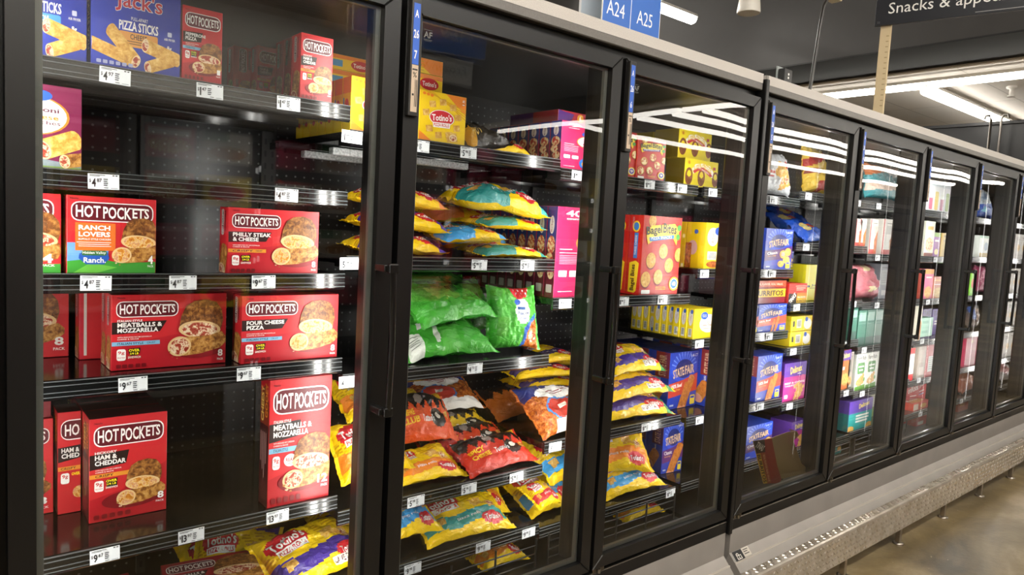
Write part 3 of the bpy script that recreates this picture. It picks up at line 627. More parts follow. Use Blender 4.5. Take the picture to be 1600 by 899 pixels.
def totino_side(asp): return [('r', 0, .0, 1, .3, 'ea8420'), ('e', .5, .6, .3, .2, 'c9252f'), ('t', "Totino's", .27, .5, .73, .7, WHT, .03), ('r', .06, .38, .2, .75, '4a9ac8')]
def gv_pink(asp, n, words):
    it = [('t', n, .18, .03, .55, .10, WHT, .03), ('t', 'count', .2, .115, .5, .135, WHT, .01), ('e', 1.02, .39, .58, .155, 'd9a03a'), ('e', 1.02, .39, .55, .145, WHT), ('e', .80, .225, .22, .065, '2d5cc0'), ('t', 'Great', .67, .20, .93, .222, WHT, .01), ('t', 'Value', .67, .228, .93, .25, WHT, .01)]
    it += [('t', w, .62, .31+.055*i, .97, .345+.055*i, '8a1840', .01) for i, w in enumerate(words)]
    it += [('r', .08, .46, .36, .468, WHT), ('r', .08, .50, .5, .506, WHT)]+[('r', .08, .53+.018*i, .48, .536+.018*i, 'f0a8c0') for i in range(6)]+[('rr', .08, .70, .26, .77, .01, WHT), ('rr', .32, .70, .5, .77, .01, WHT)]
    it += [('e', .95, .85, .42, .16, '2a6ac0'), ('e', .97, .86, .36, .13, 'f0c030'), ('e', .92, .86, .2, .05, 'pizza'), ('e', .98, .93, .2, .05, 'pizza'), ('r', .08, .93, .4, .936, WHT)]
    return it
def pink_side(asp): return [('r', 0, 0, 1, .45, '27408e'), ('r', 0, .45, 1, 1, '5a1428'), ('e', .5, .42, .4, .1, 'pizza'), ('e', .4, .58, .35, .08, 'pizza'), ('e', .6, .72, .35, .08, 'pizza'), ('e', .5, .2, .25, .1, WHT), ('t', 'Mini Bagels', .42, .12, .58, .28, '8a1840', .01, 90), ('rr', .2, .86, .8, .95, .01, 'd8c8c8')]
def bagel_bites(asp, n, sub, scol):
    it = []
    for cx, cy, r in ((.22, .06, .085), (.55, .44, .105), (.24, .56, .11), (.72, .62, .105), (.97, .48, .10), (.45, .77, .105), (.13, .80, .11)):
        it += [('e', cx, cy+.012, r*1.15, r*.98, '7a1018'), ('e', cx, cy, r*1.1, r*.9, 'd8a840'), ('e', cx, cy, r*.93, r*.77, 'pizza' if scol != '2f7fc8' else 'tots')]
    it += [('p', [(.07, .20), (.2, .12), (.8, .08), (.94, .16), (.9, .26), (.88, .36), (.78, .27), (.3, .29), (.13, .36), (.09, .28)], 'f2d42a'), ('p', [(.11, .22), (.2, .14), (.8, .10), (.9, .17), (.86, .22), (.18, .27)], 'f6e24a'),
           ('t', 'Bagel', .07, .12, .47, .255, '17171c', .04, 7), ('t', 'Bites', .50, .085, .86, .21, '17171c', .04, -3), ('p', [(.15, .27), (.8, .225), (.8, .27), (.17, .32)], scol), ('t', sub, .2, .25, .74, .285, WHT, .02, 4),
           ('e', .93, .13, .055, .04, '3a9a3a'), ('e', .91, .25, .055, .04, '3a9a3a'), ('e', .88, .86, .13, .09, 'f2d42a'), ('e', .88, .86, .10, .07, WHT), ('e', .88, .86, .085, .06, scol), ('t', n, .83, .83, .93, .89, WHT, .03),
           ('t', 'MADE WITH REAL', .4, .895, .66, .91, 'f2d42a', .01), ('t', 'CHEESE', .4, .92, .66, .935, 'f2d42a', .01), ('rr', .03, .935, .25, .985, .012, WHT)]
    return it
def bb_side(asp, w, scol): return [('p', [(.15, .60), (.6, .57), (.85, .6), (.75, .95), (.6, .98), (.15, .97)], 'f2d42a'), ('t', 'Bagel Bites', .28, .62, .66, .95, '17171c', .04, 90), ('r', .40, .22, .68, .54, scol), ('t', w, .46, .25, .6, .50, WHT, .02, 90), ('e', .5, .14, .28, .07, 'f2d42a'), ('e', .5, .14, .2, .05, scol), ('t', 'pizza snacks', .15, .02, .4, .14, 'd8a0a0', .01, 90)]
def pretzel(asp):
    it = []
    for cx, cy, k in ((.13, .62, 1), (.50, .62, 1), (.93, .62, .9)):
        it += [('e', cx, cy-.02, .11*k, .30*k, '7a3a1c'), ('e', cx, cy-.06, .06*k, .17*k, 'e3cf14'), ('p', [(cx-.07, cy+.1), (cx+.05, cy-.05), (cx+.09, cy), (cx-.02, cy+.26)], '8a4622'), ('p', [(cx+.07, cy+.1), (cx-.05, cy-.05), (cx-.09, cy), (cx+.02, cy+.26)], '6e3418')]
    it += [('p', [(.20, .34), (.30, .16), (.52, .10), (.74, .16), (.86, .36), (.84, .56), (.74, .50), (.54, .30), (.36, .38), (.26, .50)], WHT), ('p', [(.23, .40), (.38, .26), (.54, .24), (.72, .34), (.84, .50), (.76, .54), (.56, .36), (.40, .37), (.28, .48)], 'c4242c'),
           ('t', 'SUPER', .24, .17, .49, .32, 'e8c81a', .045, 18), ('t', 'PRETZEL', .50, .15, .82, .33, 'e8c81a', .045, -18), ('t', 'SOFT PRETZELS', .34, .31, .74, .37, WHT, .02, -14), ('e', .11, .13, .045, .07, 'd8a812'), ('t', '6', .09, .08, .13, .18, 'a83a1c', .03), ('r', .84, .18, .92, .28, 'b83a4a')]
    return it
def corn_dogs(asp):
    return [('e', .70, .5, .44, .31, WHT), ('e', .47, .23, .17, .13, '2d5cc0'), ('t', 'Great', .37, .18, .57, .225, WHT, .01), ('t', 'Value', .37, .235, .57, .28, WHT, .01), ('t', 'Classic', .52, .42, .78, .48, 'd07a3a', .01), ('t', 'Corn Dogs', .30, .51, .93, .61, 'c4602a', .03), ('r', .42, .66, .9, .675, 'c88a5a'), ('t', '6', .08, .15, .16, .28, 'b8602a', .02), ('r', .07, .31, .16, .325, 'b8602a'), ('p', [(.82, .88), (1, .5), (1, .92), (.9, .95)], '2d7a3a'), ('p', [(.94, .8), (1, .74), (1, .95), (.95, .95)], WHT)]
def corn_side(asp, flip=False):
    f = (lambda y: 1-y) if flip else (lambda y: y)
    y = lambda a, b: (min(f(a), f(b)), max(f(a), f(b)))
    it = [('e', .5, f(.30), .36, .26, 'e4e2dc'), ('e', .62, f(.09), .2, .075, '2d5cc0'), ('t', 'Corn Dogs', .52, y(.2, .46)[0], .68, y(.2, .46)[1], 'c4602a', .02, 90), ('r', .36, y(.24, .40)[0], .42, y(.24, .40)[1], 'c88a6a')]
    a, b = y(.66, .94); it += [('r', .22, a, .78, b, 'e8e6de')]+[('r', .30, a+.02+.036*i, .70, a+.04+.036*i, '3a3834') for i in range(6)]
    return it
def state_fair(asp, sub, scol, food='dog', mini=False):
    it = [('e', .5, .28, .46, .26, '2a4cc4')]
    for i in range(11):
        a = math.radians(200+i*14); it.append(('p', [(.5+.24*math.cos(a), .32+.18*math.sin(a)), (.5+.46*math.cos(a-.04), .32+.34*math.sin(a-.04)), (.5+.46*math.cos(a+.04), .32+.34*math.sin(a+.04))], '7a98e8'))
    it += [('e', .5, .30, .30, .17, '16286e'), ('t', 'STATE', .12, .28, .50, .44, 'd9b48a', .045, 10), ('t', 'FAIR', .53, .24, .86, .40, 'd9b48a', .045, 4), ('p', [(0, .55), (.5, .50), (1, .40), (1, .72), (0, .80)], scol), ('t', sub, .08, .56, .46, .63, WHT, .02, 5), ('t', 'Corn Dogs', .10, .65, .40, .695, 'e8b04a', .01, 5), ('t', '16', .72, .05, .84, .10, WHT, .02), ('t', 'CT', .86, .05, .96, .10, WHT, .02)]
    if mini: it += [('e', .66, .62, .13, .10, 'gold'), ('e', .84, .56, .12, .10, 'gold'), ('e', .80, .76, .13, .09, 'gold'), ('e', .6, .86, .12, .08, 'gold'), ('e', .66, .62, .07, .055, 'e0a0a0')]
    else: it += roll(.68, .72, .62, .17, 68, asp, 'e0988a', food, 'e6b06a') + roll(.55, .78, .50, .15, 68, asp, 'e0988a', food, 'e6b06a')
    it += [('rr', .78, .80, .95, .97, .02, 'f0d83a'), ('r', .80, .82, .93, .86, '1f3fb0'), ('r', .06, .92, .2, .95, 'c8ccE0'.lower())]
    return it
def sf_side(asp, c): return [('r', .35, 0, 1, .45, c), ('t', 'STATE FAIR', .5, .05, .85, .42, 'd9b48a', .03, 90), ('t', 'Classic', .5, .46, .62, .58, WHT, .01, 90)]+roll(.5, .72, .35, .22, 60, asp, 'e0988a', 'dog', 'e6b06a')
def delimex(asp, c2, words, food='gold'):
    it = [('r', 0, .36, 1, 1, c2), ('t', 'Delimex', .26, .08, .80, .27, 'f0dc6a', .04, 6), ('r', .6, .29, .75, .31, WHT)]
    it += [('t', w, .05, .50+.075*i, .05+.07*len(w), .55+.075*i, WHT, .03) for i, w in enumerate(words)]
    for i in range(7): it += roll(.72+.12*((i*37) % 5-2)/2.2, .60+.055*i, .30, .09, 20+(i*53) % 50, asp, 'meat', food)
    it += [('e', .84, .42, .1, .08, 'd84a90'), ('rr', .05, .82, .2, .92, .02, WHT)]
    return it
def burritos(asp):
    return [('r', 0, .0, 1, .28, 'b04a2c'), ('t', 'REAL FLAVOR. REAL VALUE.', .08, .10, .9, .20, 'e8ccb0', .02), ('r', 0, .36, 1, .72, 'd9a92a'), ('t', 'BURRITOS', .05, .43, .93, .67, '17140f', .045), ('r', 0, .72, 1, .76, '6a1420')]
def tinas(asp): return [('p', [(0, .5), (.45, .5), (.45, 1), (0, 1)], '1b1a1c'), ('t', "TINA'S", .03, .62, .42, .88, WHT, .04, 40), ('r', .45, .48, 1, .62, 'e87a22'), ('r', .45, .62, 1, .80, 'ee9a2a'), ('t', 'REAL FLAVOR', .5, .66, .95, .74, WHT, .02), ('r', .45, .80, 1, 1, 'e8b82a'), ('t', 'BURRITOS', .48, .84, .98, .96, '17140f', .03), ('r', .35, .1, .98, .14, 'f4b0a0'), ('r', .4, .2, .92, .25, 'f4c0b0'), ('r', .4, .3, .8, .34, 'f4c0b0')]
def generic(asp, blocks, words=()):
    return list(blocks)+list(words)
# ------------------------------------------------------------------ cartons
def carton_mesh(name, w, h, d, base, front, left=None, top=None, kind='card', bev=.0012):
    q = MB(); q.bevbox(-w/2, -d/2, 0, w/2, d/2, h, mat(base, kind), bev)
    # flap lines of the folded board
    q.art(lambda x, y, o: (-w/2+x*w, -d/2+y*d, h+o), [('r', .0, .49, 1, .505, '3a2a22')], 1)
    if front: q.art(lambda x, y, o: (-w/2+.001+x*(w-.002), -d/2-o, h-.001-y*(h-.002)), front, w/h)
    if left: q.art(lambda x, y, o: (-w/2-o, d/2-.001-x*(d-.002), h-.001-y*(h-.002)), left, d/h)
    if top: q.art(lambda x, y, o: (-w/2+.001+x*(w-.002), d/2-.001-y*(d-.002), h+o+.0002), top, w/d)
    return q.mesh(name)
def put(me, name, label, cat, loc, rz=0, group=None, rot=None):
    o = bpy.data.objects.new(name, me); COL.objects.link(o); o.location = loc
    o.rotation_euler = rot if rot else (0, 0, rz)
    R = Matrix.Rotation(rz, 4, 'Z'); xs, ys, zs = ([f(v.co[i] for v in me.vertices) for f in (min, max)] for i in range(3))
    register([R @ Vector((x, y, z))+Vector(loc) for z in zs for y in ys for x in xs], [(0, 2, 3, 1), (4, 5, 7, 6), (0, 1, 5, 4), (2, 6, 7, 3), (0, 4, 6, 2), (1, 3, 7, 5)])
    return tag(o, label, cat, group)
def face(bl, br, tl, z, y=.27):
    """front face of a carton from its base corners and top-left corner in the photo, on the shelf at z"""
    a = at_y(*bl, y); b = at_y(*br, y); t = at_y(*tl, y); return a.x, b.x, t.z-z
def carton(name, label, x0, x1, h, d, y, z, base, front, left=None, top=None, group=None, rz=0, cat='box', file=0, filelabels=()):
    k = shelf_levels((x0+x1)/2)[0]; sh = max(0, xb(k)+.004-x0) if k > 1 else 0; sh = sh or min(0, xb(k)+P-.004-x1)
    if x1-x0 < P: x0 += sh; x1 += sh
    lev = shelf_levels((x0+x1)/2)[1]; h = min(h, min([q for q in lev if q > z+.02])-z-.046); on = any(abs(z-q) < 1e-5 for q in lev+[DECKZ])
    w = x1-x0; asp = w/h
    fr = front(asp) if callable(front) else front; lf = left(d/h) if callable(left) else left; tp = top(w/d) if callable(top) else top
    me = carton_mesh(name, w, h, d, base, fr, lf, tp)
    c = Vector((w/2, d/2, 0)); c.rotate(Matrix.Rotation(rz, 3, 'Z')); o = put(me, name, label, cat, (x0+c.x, y+c.y, z+(.0012 if on else .0035)), rz, group)
    back = Vector((-math.sin(rz), math.cos(rz), 0))*(d+.003)
    for i in range(file): put(me, name, filelabels[i], cat, o.location+back*(i+1), rz, group)
    return o
ORD = ['first', 'second', 'third', 'fourth', 'fifth', 'sixth', 'seventh', 'eighth', 'ninth', 'tenth']
# ------------------------------------------------------------------ printed film bags
def bag_fn(L, W, T, seed, sagx=0):
    rs = random.Random(seed); ox, oy, oz = (rs.uniform(-50, 50) for _ in range(3)); tw = rs.uniform(-.12, .12)
    def prof(s, t):
        a = max(0, 1-abs(2*s-1)**4.6); b = max(0, 1-abs(2*t-1)**3.8); return a**.5*b**.5
    def f(s, t, top=True):
        p = prof(s, t); wv = 1-.10*(1-abs(2*s-1)**4)+.03*noise.noise((s*3+ox, oy, 1)); ln = 1-.05*(1-abs(2*t-1)**4)
        n1 = noise.noise((s*5+ox, t*4+oy, oz)); n2 = noise.noise((s*13+ox, t*11+oy, oz+9)); n3 = noise.noise((s*26+oy, t*20+ox, oz+4))
        edge = noise.noise((s*9+ox, t*9+oy, oz+20))*T*.16*(1-p)
        z = (.62 if top else -.38)*T*p*(1+.28*n1)+T*(.09*n2+.05*n3)*min(1, p*2)*(1 if top else .3)+edge
        z += tw*T*(2*s-1)*(2*t-1)*2-sagx*T*(2*s-1)**2
        return Vector(((s-.5)*L*ln, (.5-t)*W*wv, z))
    return f
def inside(it, x, y):
    k = it[0]
    if k in ('r', 'rr'): return it[1] <= x <= it[3] and it[2] <= y <= it[4]
    if k == 'e': return ((x-it[1])/it[3])**2+((y-it[2])/it[4])**2 <= 1
    if k == 'p':
        P = it[1]; c = False; j = len(P)-1
        for i in range(len(P)):
            if (P[i][1] > y) != (P[j][1] > y) and x < (P[j][0]-P[i][0])*(y-P[i][1])/(P[j][1]-P[i][1])+P[i][0]: c = not c
            j = i
        return c
def bag_mesh(name, L, W, T, base, items, over, back=None, seed=1, nx=52, ny=36, sag=0):
    f = bag_fn(L, W, T, seed, sag); q = MB()
    top = [f(i/nx, j/ny) for j in range(ny+1) for i in range(nx+1)]; fs = {}
    for j in range(ny):
        for i in range(nx):
            x, y = (i+.5)/nx, (j+.5)/ny; c = base
            for it in items:
                if inside(it, x, y): c = it[-1]
            fs.setdefault(c, []).append((j*(nx+1)+i, (j+1)*(nx+1)+i, (j+1)*(nx+1)+i+1, j*(nx+1)+i+1))
    bx, by = nx//2, ny//2
    i0 = len(q.v); q.v += [tuple(p) for p in top]
    for c, l in fs.items():
        k = q.mi(mat(c, 'film'))
        for a in l: q.smooth.add(len(q.f)); q.f.append(tuple(i0+x for x in a)); q.m.append(k)
    bot = [f(i/bx, j/by, False) for j in range(by+1) for i in range(bx+1)]
    q.raw(bot, [(j*(bx+1)+i, j*(bx+1)+i+1, (j+1)*(bx+1)+i+1, (j+1)*(bx+1)+i) for j in range(by) for i in range(bx)], mat(back or base, 'film'), True)
    nbody = len(q.f)
    # crimped end seals
    for s0, s1 in ((0, 1), ):
        for e, sg_ in ((0, -1), (1, 1)):
            vs = []; n = 22
            for i in range(n+1):
                p = f(e, i/n); vs += [p, p+Vector((sg_*.012, 0, .0015*(-1)**i))]
            q.raw(vs, [(2*i, 2*i+1, 2*i+3, 2*i+2) for i in range(n)], mat(base, 'film'))
    def fn(x, y, o):
        x = min(.995, max(.005, x)); y = min(.995, max(.005, y)); e = .01
        p = f(x, y); n = (f(min(1, x+e), y)-f(max(0, x-e), y)).cross(f(x, max(0, y-e))-f(x, min(1, y+e)))
        return p+n.normalized()*(o+.0008)
    if over: q.art(fn, over, L/W, 'film', .0001, .06)
    zs = min(v[2] for v in q.v); q.v = [(a, b, c-zs) for a, b, c in q.v]
    me = q.mesh(name); me['body'] = nbody; return me
from mathutils.bvhtree import BVHTree
PLACED = []      # (bounds, tree) of everything already resting on a shelf
def _bounds(vs): return [min(v[i] for v in vs) for i in range(3)], [max(v[i] for v in vs) for i in range(3)]
def register(vs, fs):
    lo, hi = _bounds(vs); PLACED.append((lo, hi, BVHTree.FromPolygons([tuple(v) for v in vs], fs)))
def shelf_levels(x):
    k = max(0, min(9, 1+int((x-(J if x > 2.36 else 0))//P))); return k, sorted(SHELVES[k])+[1.975]
OVER = []
def slide(me, name, label, u, v, y0, yaw=0, pitch=0, rl=0, group=None, free=False, press=0):
    """a bag whose middle shows at pixel (u, v): pushed back along that line of sight until it clears what already lies there"""
    R = Matrix.Rotation(math.radians(yaw), 4, 'Z') @ Matrix.Rotation(math.radians(pitch), 4, 'X') @ Matrix.Rotation(math.radians(rl), 4, 'Y')
    n = me['body']; fs = [tuple(q.vertices) for q in me.polygons[:n]]; nv = max(max(f) for f in fs)+1
    vs = [R @ v_.co for v_ in me.vertices[:nv]]; lo, hi = _bounds(vs); mid = Vector([(a+b)/2 for a, b in zip(lo, hi)])
    best = None; c0 = at_y(u, v, y0); k, lev = shelf_levels(c0.x); a, e = xb(k)+.014, xb(k)+P-.014
    base = max([DECKZ]+[z for z in lev[:-1] if z < c0.z+.045]); top = min([z for z in lev if z > base+.01])-.040
    for y, dz in sorted(((y0+.016*i, .018*j) for i in range(26) for j in range(6)), key=lambda t: t[0]-y0+0.9*t[1]):
        p = at_y(u, v, y)-mid; p.z += dz
        if hi[0]-lo[0] < e-a and not free: p.x = min(max(p.x, a-lo[0]), e-hi[0])
        if p.y+lo[1] < SY+.009: p.y = SY+.009-lo[1]
        if p.y+hi[1] > .838: continue
        if p.z+lo[2] < base+.003: p.z = base+.003-lo[2]
        if p.z+hi[2] > top and hi[2]-lo[2] < top-base: p.z = top-hi[2]
        q = [t for t in PLACED if t[0][0] < p.x+hi[0] and t[1][0] > p.x+lo[0] and t[0][1] < p.y+hi[1] and t[1][1] > p.y+lo[1] and t[0][2] < p.z+hi[2] and t[1][2] > p.z+lo[2]]
        c = 0
        if q:
            T = BVHTree.FromPolygons([(w.x+p.x, w.y+p.y, w.z+p.z) for w in vs], fs); c = sum(len(T.overlap(t[2])) for t in q)
        if best is None or c < best[0]: best = (c, p.copy(), y)
        if c <= press: break
    c, p, y = best
    if c: OVER.append((label[:50], c, round(y-y0, 2)))
    o = bpy.data.objects.new(name, me); COL.objects.link(o); o.matrix_world = Matrix.Translation(p) @ R
    register([w+p for w in vs], fs); return tag(o, label, 'bag', group)
def totino_bag(c, seed, L=.34, W=.23, T=.075, end=None, game=False):
    it = [('p', [(0, .55), (.3, .62), (.7, .52), (1, .60), (1, .86), (.6, .80), (.3, .9), (0, .82)], c), ('p', [(.55, 0), (1, 0), (1, .14), (.6, .05)], c)]
    it += [('p', [(0, .40+.06*i), (.5, .18+.06*i), (1, .10+.06*i), (1, .115+.06*i), (.5, .20+.06*i), (0, .42+.06*i)], 'c89a08') for i in range(3)]
    if 10 < seed < 21: it += [('p', [(.0, .5), (.42, .44), (.56, .72), (.50, 1), (0, 1)], c), ('p', [(.86, .62), (1, .5), (1, 1), (.9, 1)], c)]
    if end: it += [('p', [(.86, 0), (1, 0), (1, 1), (.90, 1)], end)]
    it += [('p', [(.58, .34), (.74, .30), (.78, .46), (.62, .50)], 'gold'), ('p', [(.76, .42), (.88, .36), (.92, .54), (.80, .58)], 'gold'), ('e', .84, .47, .04, .06, 'meat'), ('p', [(.08, .62), (.2, .60), (.22, .74), (.1, .78)], 'gold'), ('e', .26, .28, .22, .20, 'c9252f'), ('e', .78, .80, .14, .14, 'c9252f')]
    ov = [('t', "Totino's", .07, .17, .45, .34, WHT, .04, 8), ('p', [(.10, .385), (.44, .34), (.45, .46), (.11, .50)], WHT), ('t', 'PIZZA ROLLS', .12, .385, .43, .46, 'c9252f', .035, 6), ('t', "Totino's", .68, .74, .88, .86, WHT, .03)]
    if not game: ov += [('t', 'pizza rolls', .35, .66, .66, .74, WHT, .01, 4)]
    else: ov += [('rr', .55, .86, .8, .97, .02, 'f0ece0'), ('t', 'GAME DAY', .56, .875, .79, .955, '5a1420', .03)]
    return bag_mesh('totinos', L, W, T, YEL, it, ov, YEL, seed, sag=.15)
def spicy_bag(c, seed, words=('SPICY', 'CHEESE'), L=.34, W=.22, T=.05):
    fl = [(0, .36)]+[(i/14, .30+(.14 if i % 2 else -.06)) for i in range(1, 14)]+[(1, .34), (1, 0), (0, 0)]
    it = [('p', fl, '17130f'), ('p', [(.80, .0), (1, 0), (1, .22), (.86, .16)], 'e8b020'), ('e', .72, .62, .13, .2, '17130f'), ('p', [(.86, .5), (.98, .46), (.97, .62), (.88, .66)], 'gold'), ('e', .45, .2, .07, .11, '8a8078')]
    ov = [('t', words[0], .06, .44, .30, .56, 'f0c020', .05, 6), ('t', words[1], .06, .60, .36, .72, 'f0c020', .05, 6)] if words else []
    ov += [('t', "Totino's", .42, .56, .64, .70, WHT, .04), ('e', .72, .58, .05, .07, 'd8d0c0')]
    return bag_mesh('spicy', L, W, T, c, it, ov, c, seed, sag=.15)
def green_bag(seed, L=.36, W=.27, T=.09, stand=False):
    it = [('e', .62, .40, .17, .22, WHT), ('p', [(.60, 1), (.62, .72), (.78, .55), (1, .40), (1, 1)], '2a62b8'), ('p', [(.66, 1), (.68, .76), (.82, .60), (1, .48), (1, 1)], 'wing'), ('e', .8, .82, .08, .09, 'pizza'), ('p', [(.36, 0), (.86, 0), (.74, .16), (.55, .2), (.42, .14)], 'c22430')]
    ov = [('e', .50, .25, .07, .05, '2d5cc0'), ('r', .50, .33, .68, .375, '2a5a9a'), ('t', 'Popcorn', .50, .41, .74, .475, '2a5a9a', .02), ('t', 'chicken', .53, .50, .70, .54, '2a5a9a', .01)]
    ov += [('e', .46+.055*i, .05+.05*(i % 2), .012, .018, WHT) for i in range(7)]+[('rr', .10, .5, .3, .8, .02, '57a83a')]
    return bag_mesh('green', L, W, T, '4fae3c', it, ov, '3f9c34', seed, sag=.1)
def green_back(seed, L=.31, W=.22, T=.07):
    r = random.Random(seed); k = r.uniform(-.15, .15)
    it = [('p', [(0, 0), (1, 0), (1, .25), (0, .12)], '3c8f30'), ('p', [(.6+k, 0), (.8+k, 0), (.7+k, 1), (.5+k, 1)], '57b244')]
    it += [('p', [(.30+k, .42), (.56+k, .34), (.58+k, .42), (.52+k, .46), (.50+k, .86), (.46+k, .86), (.45+k, .50), (.30+k, .54)], 'd6dcd2'), ('rr', .64+k, .30, .80+k, .56, .01, '5fb04e')] if seed % 3 != 2 else [('rr', .25, .3, .6, .7, .01, '7ab84a')]
    if seed in (31, 34): it += [('p', [(0, .56), (.16, .62), (.15, 1), (0, 1)], 'dde2d8')]
    ov = [('r', .65+k+.02*i, .34, .658+k+.02*i, .52, '33363a') for i in range(6)]+([('r', .02, .66+.05*i, .12, .67+.05*i, '50544e') for i in range(5)] if seed in (31, 34) else [])
    return bag_mesh('greenback', L, W, T, '46a636', it, ov, '3f9c34', seed, sag=.15)
def wings_bag(seed, c='b86a24', L=.36, W=.26, T=.08):
    it = [('p', [(0, 0), (1, 0), (1, .30), (.5, .22), (0, .34)], '27306e'), ('e', .5, .28, .34, .16, WHT), ('e', .42, .66, .26, .26, '3f8ad0'), ('e', .42, .66, .235, .225, 'c23a2c'), ('e', .42, .62, .06, .05, 'e8ddd0'), ('p', [(.2, .86), (1, .80), (1, 1), (.2, 1)], 'eeebe4')]
    return bag_mesh('wings', L, W, T, 'wing', it, [('r', .30, .25, .66, .27, '8a2430'), ('r', .34, .30, .60, .315, '8a2430'), ('e', .90, .2, .05, .06, '2d5cc0')], c, seed, sag=.1)
def plain_bag(name, base, items, over, L, W, T, seed, nx=36, ny=26): return bag_mesh(name, L, W, T, base, items, over, base, seed, nx, ny)
# ------------------------------------------------------------------ bay of red sandwich cartons (first door)
G_HP = 'red sandwich cartons'
def hpw(lines, pre, band, bt, n, fill='meat', badge='9g'): return lambda a: hp_wide(lines, pre, band, bt, n, a, fill, badge)
def hpt(lines, pre, band, bt, n, fill='cheese', badge='9g', burst=True): return lambda a: hp_tall(lines, pre, band, bt, n, a, fill, badge, burst)
SKY, ORG = '7fb6d4', 'e0912e'
S1, S2, S3, S4, S5 = SHELVES[1]
def remap(items, k):
    out = []
    for it in items:
        it = list(it); f = lambda y: 1-(1-y)*k
        if it[0] in ('r', 'rr', 't'):
            o = 2 if it[0] == 't' else 1; it[o+1] = f(it[o+1]); it[o+3] = f(it[o+3])
        elif it[0] == 'e': it[2] = f(it[2]); it[4] *= k
        elif it[0] == 'p': it[1] = [(x, f(y)) for x, y in it[1]]
        out.append(tuple(it))
    return out
x0, x1, _ = face((142, 101), (281, 122), (142, 20), S1, .266)
carton('pizza_stick_box', "blue pizza sticks carton with an orange CHEESE banner on the top shelf", x0, x1, .205, .06, .266, S1, '2438a0', lambda a: remap(jacks(a, 'CHEESE', 'dd9a4a'), 1.42), [('t', 'PIZZA STICKS', .3, .2, .7, .8, WHT, .03, 90)], None, 'pizza sticks cartons')
b = at_y(136, 98, .262).x
carton('pizza_stick_box', "blue pizza sticks carton with a light blue PEPPERONI banner on the top shelf", b-.175, b, .205, .06, .266, S1, '2438a0', lambda a: remap(jacks(a, 'PEPPERONI', '4a9ad0'), 1.5), None, None, 'pizza sticks cartons')
x0, x1, h = face((284, 124), (346, 134), (284, 7), S1, .266)
carton('sandwich_box', 'single-pack red PEPPERONI PIZZA sandwich carton beside the blue pizza sticks', x0, x1, h, .055, .266, S1, RED, hpt(['PEPPERONI', 'PIZZA'], None, SKY, 'ITALIAN STYLE', '1', 'meat', '8g'), hp_side(), None, G_HP)
x0, x1, h = face((468, 155), (518, 163), (468, 50), S1, .266)
carton('sandwich_box', 'single-pack red HAM & CHEDDAR carton at the right end of the top shelf', x0, x1, h, .055, .266, S1, RED, hpt(['HAM &', 'CHEDDAR'], 'HICKORY', ORG, 'CRISPY', '1'), hp_side(), None, G_HP, file=2, filelabels=['single-pack red carton directly behind the top shelf HAM & CHEDDAR front', 'single-pack red carton rearmost behind the top shelf HAM & CHEDDAR front'])
xa = at_y(401, 145, .50).x; w1 = x1-x0
carton('sandwich_box', 'single-pack red carton set far back in the gloom mid top shelf', xa, xa+w1, h, .055, .50, S1, RED, hpt(['HAM &', 'CHEDDAR'], 'HICKORY', ORG, 'CRISPY', '1'), hp_side(), None, G_HP)
xa = at_y(364, 140, .56).x
carton('sandwich_box', 'single-pack red carton turned sideways deepest in the gloom of the top shelf', xa, xa+w1*.8, h, .055, .56, S1, RED, hp_side(), hp_side(), None, G_HP)
b = at_y(127.5, 266, .272).x
_, _, h = face((60, 259), (127, 265), (60, 131), S2, .272)
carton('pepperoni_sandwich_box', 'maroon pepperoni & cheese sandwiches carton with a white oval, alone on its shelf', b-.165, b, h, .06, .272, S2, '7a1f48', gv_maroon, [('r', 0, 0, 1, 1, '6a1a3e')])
x0, x1, h = face((104, 428), (243, 430), (104, 305), S3, .268)
rl = lambda a: [('r', 0, .60, .45, .85, '6a9fe0'), ('p', [(0, .84), (.3, .80), (.6, .86), (1, .84), (1, 1), (0, 1)], '3f9a36'), ('p', [(.05, 1), (.25, .86), (.55, .92), (.3, 1)], '6cc048'), ('r', .085, .34, .53, .70, 'e0702a')] + [('t', 'Nestle', .03, .02, .12, .045, '2a0a10', .01)] + hp_logo(.04, .07, .97, .32, a) + [
    ('t', 'RANCH', .12, .37, .47, .435, WHT, .05), ('t', 'LOVERS', .12, .455, .47, .52, WHT, .05), ('t', 'BUFFALO STYLE CHICKEN', .12, .54, .475, .565, WHT, .02), ('r', .10, .59, .48, .597, WHT), ('r', .12, .615, .46, .622, WHT), ('r', .12, .64, .48, .647, WHT),
    ('p', [(.13, .74), (.2, .72), (.44, .72), (.46, .80), (.40, .88), (.2, .88), (.12, .80)], '2456b0'), ('rr', .155, .70, .43, .765, .02, '2f6a3a'), ('t', 'Hidden Valley', .165, .71, .42, .755, WHT, .01), ('t', 'Ranch.', .175, .79, .42, .86, WHT, .03)] + halves(.80, .58, .76, a, 'cheese') + [('t', '4', .91, .755, .97, .87, WHT, .04), ('t', 'PACK', .905, .885, .975, .915, WHT, .02)]
carton('sandwich_box', 'four-pack red buffalo ranch chicken carton with a blue and green ranch panel', x0, x1, h, .062, .268, S3, RED, rl, hp_side(), None, G_HP)
b = at_y(96, 428, .268).x
carton('sandwich_box', 'four-pack red carton cut by the door edge beside the ranch chicken carton', b-(x1-x0), b, h, .062, .272, S3, RED, lambda a: hp_logo(.04, .07, .93, .32, a)+[('p', [(0, .9), (1, .88), (1, 1), (0, 1)], '3f9a36')]+halves(.74, .58, .84, a, 'meat')+[('t', '4', .80, .755, .92, .87, WHT, .04), ('t', 'PACK', .80, .885, .94, .915, WHT, .02)], hp_side(), None, G_HP)
x0, x1, h = face((355, 429), (496, 431), (352, 324), S3, .268)
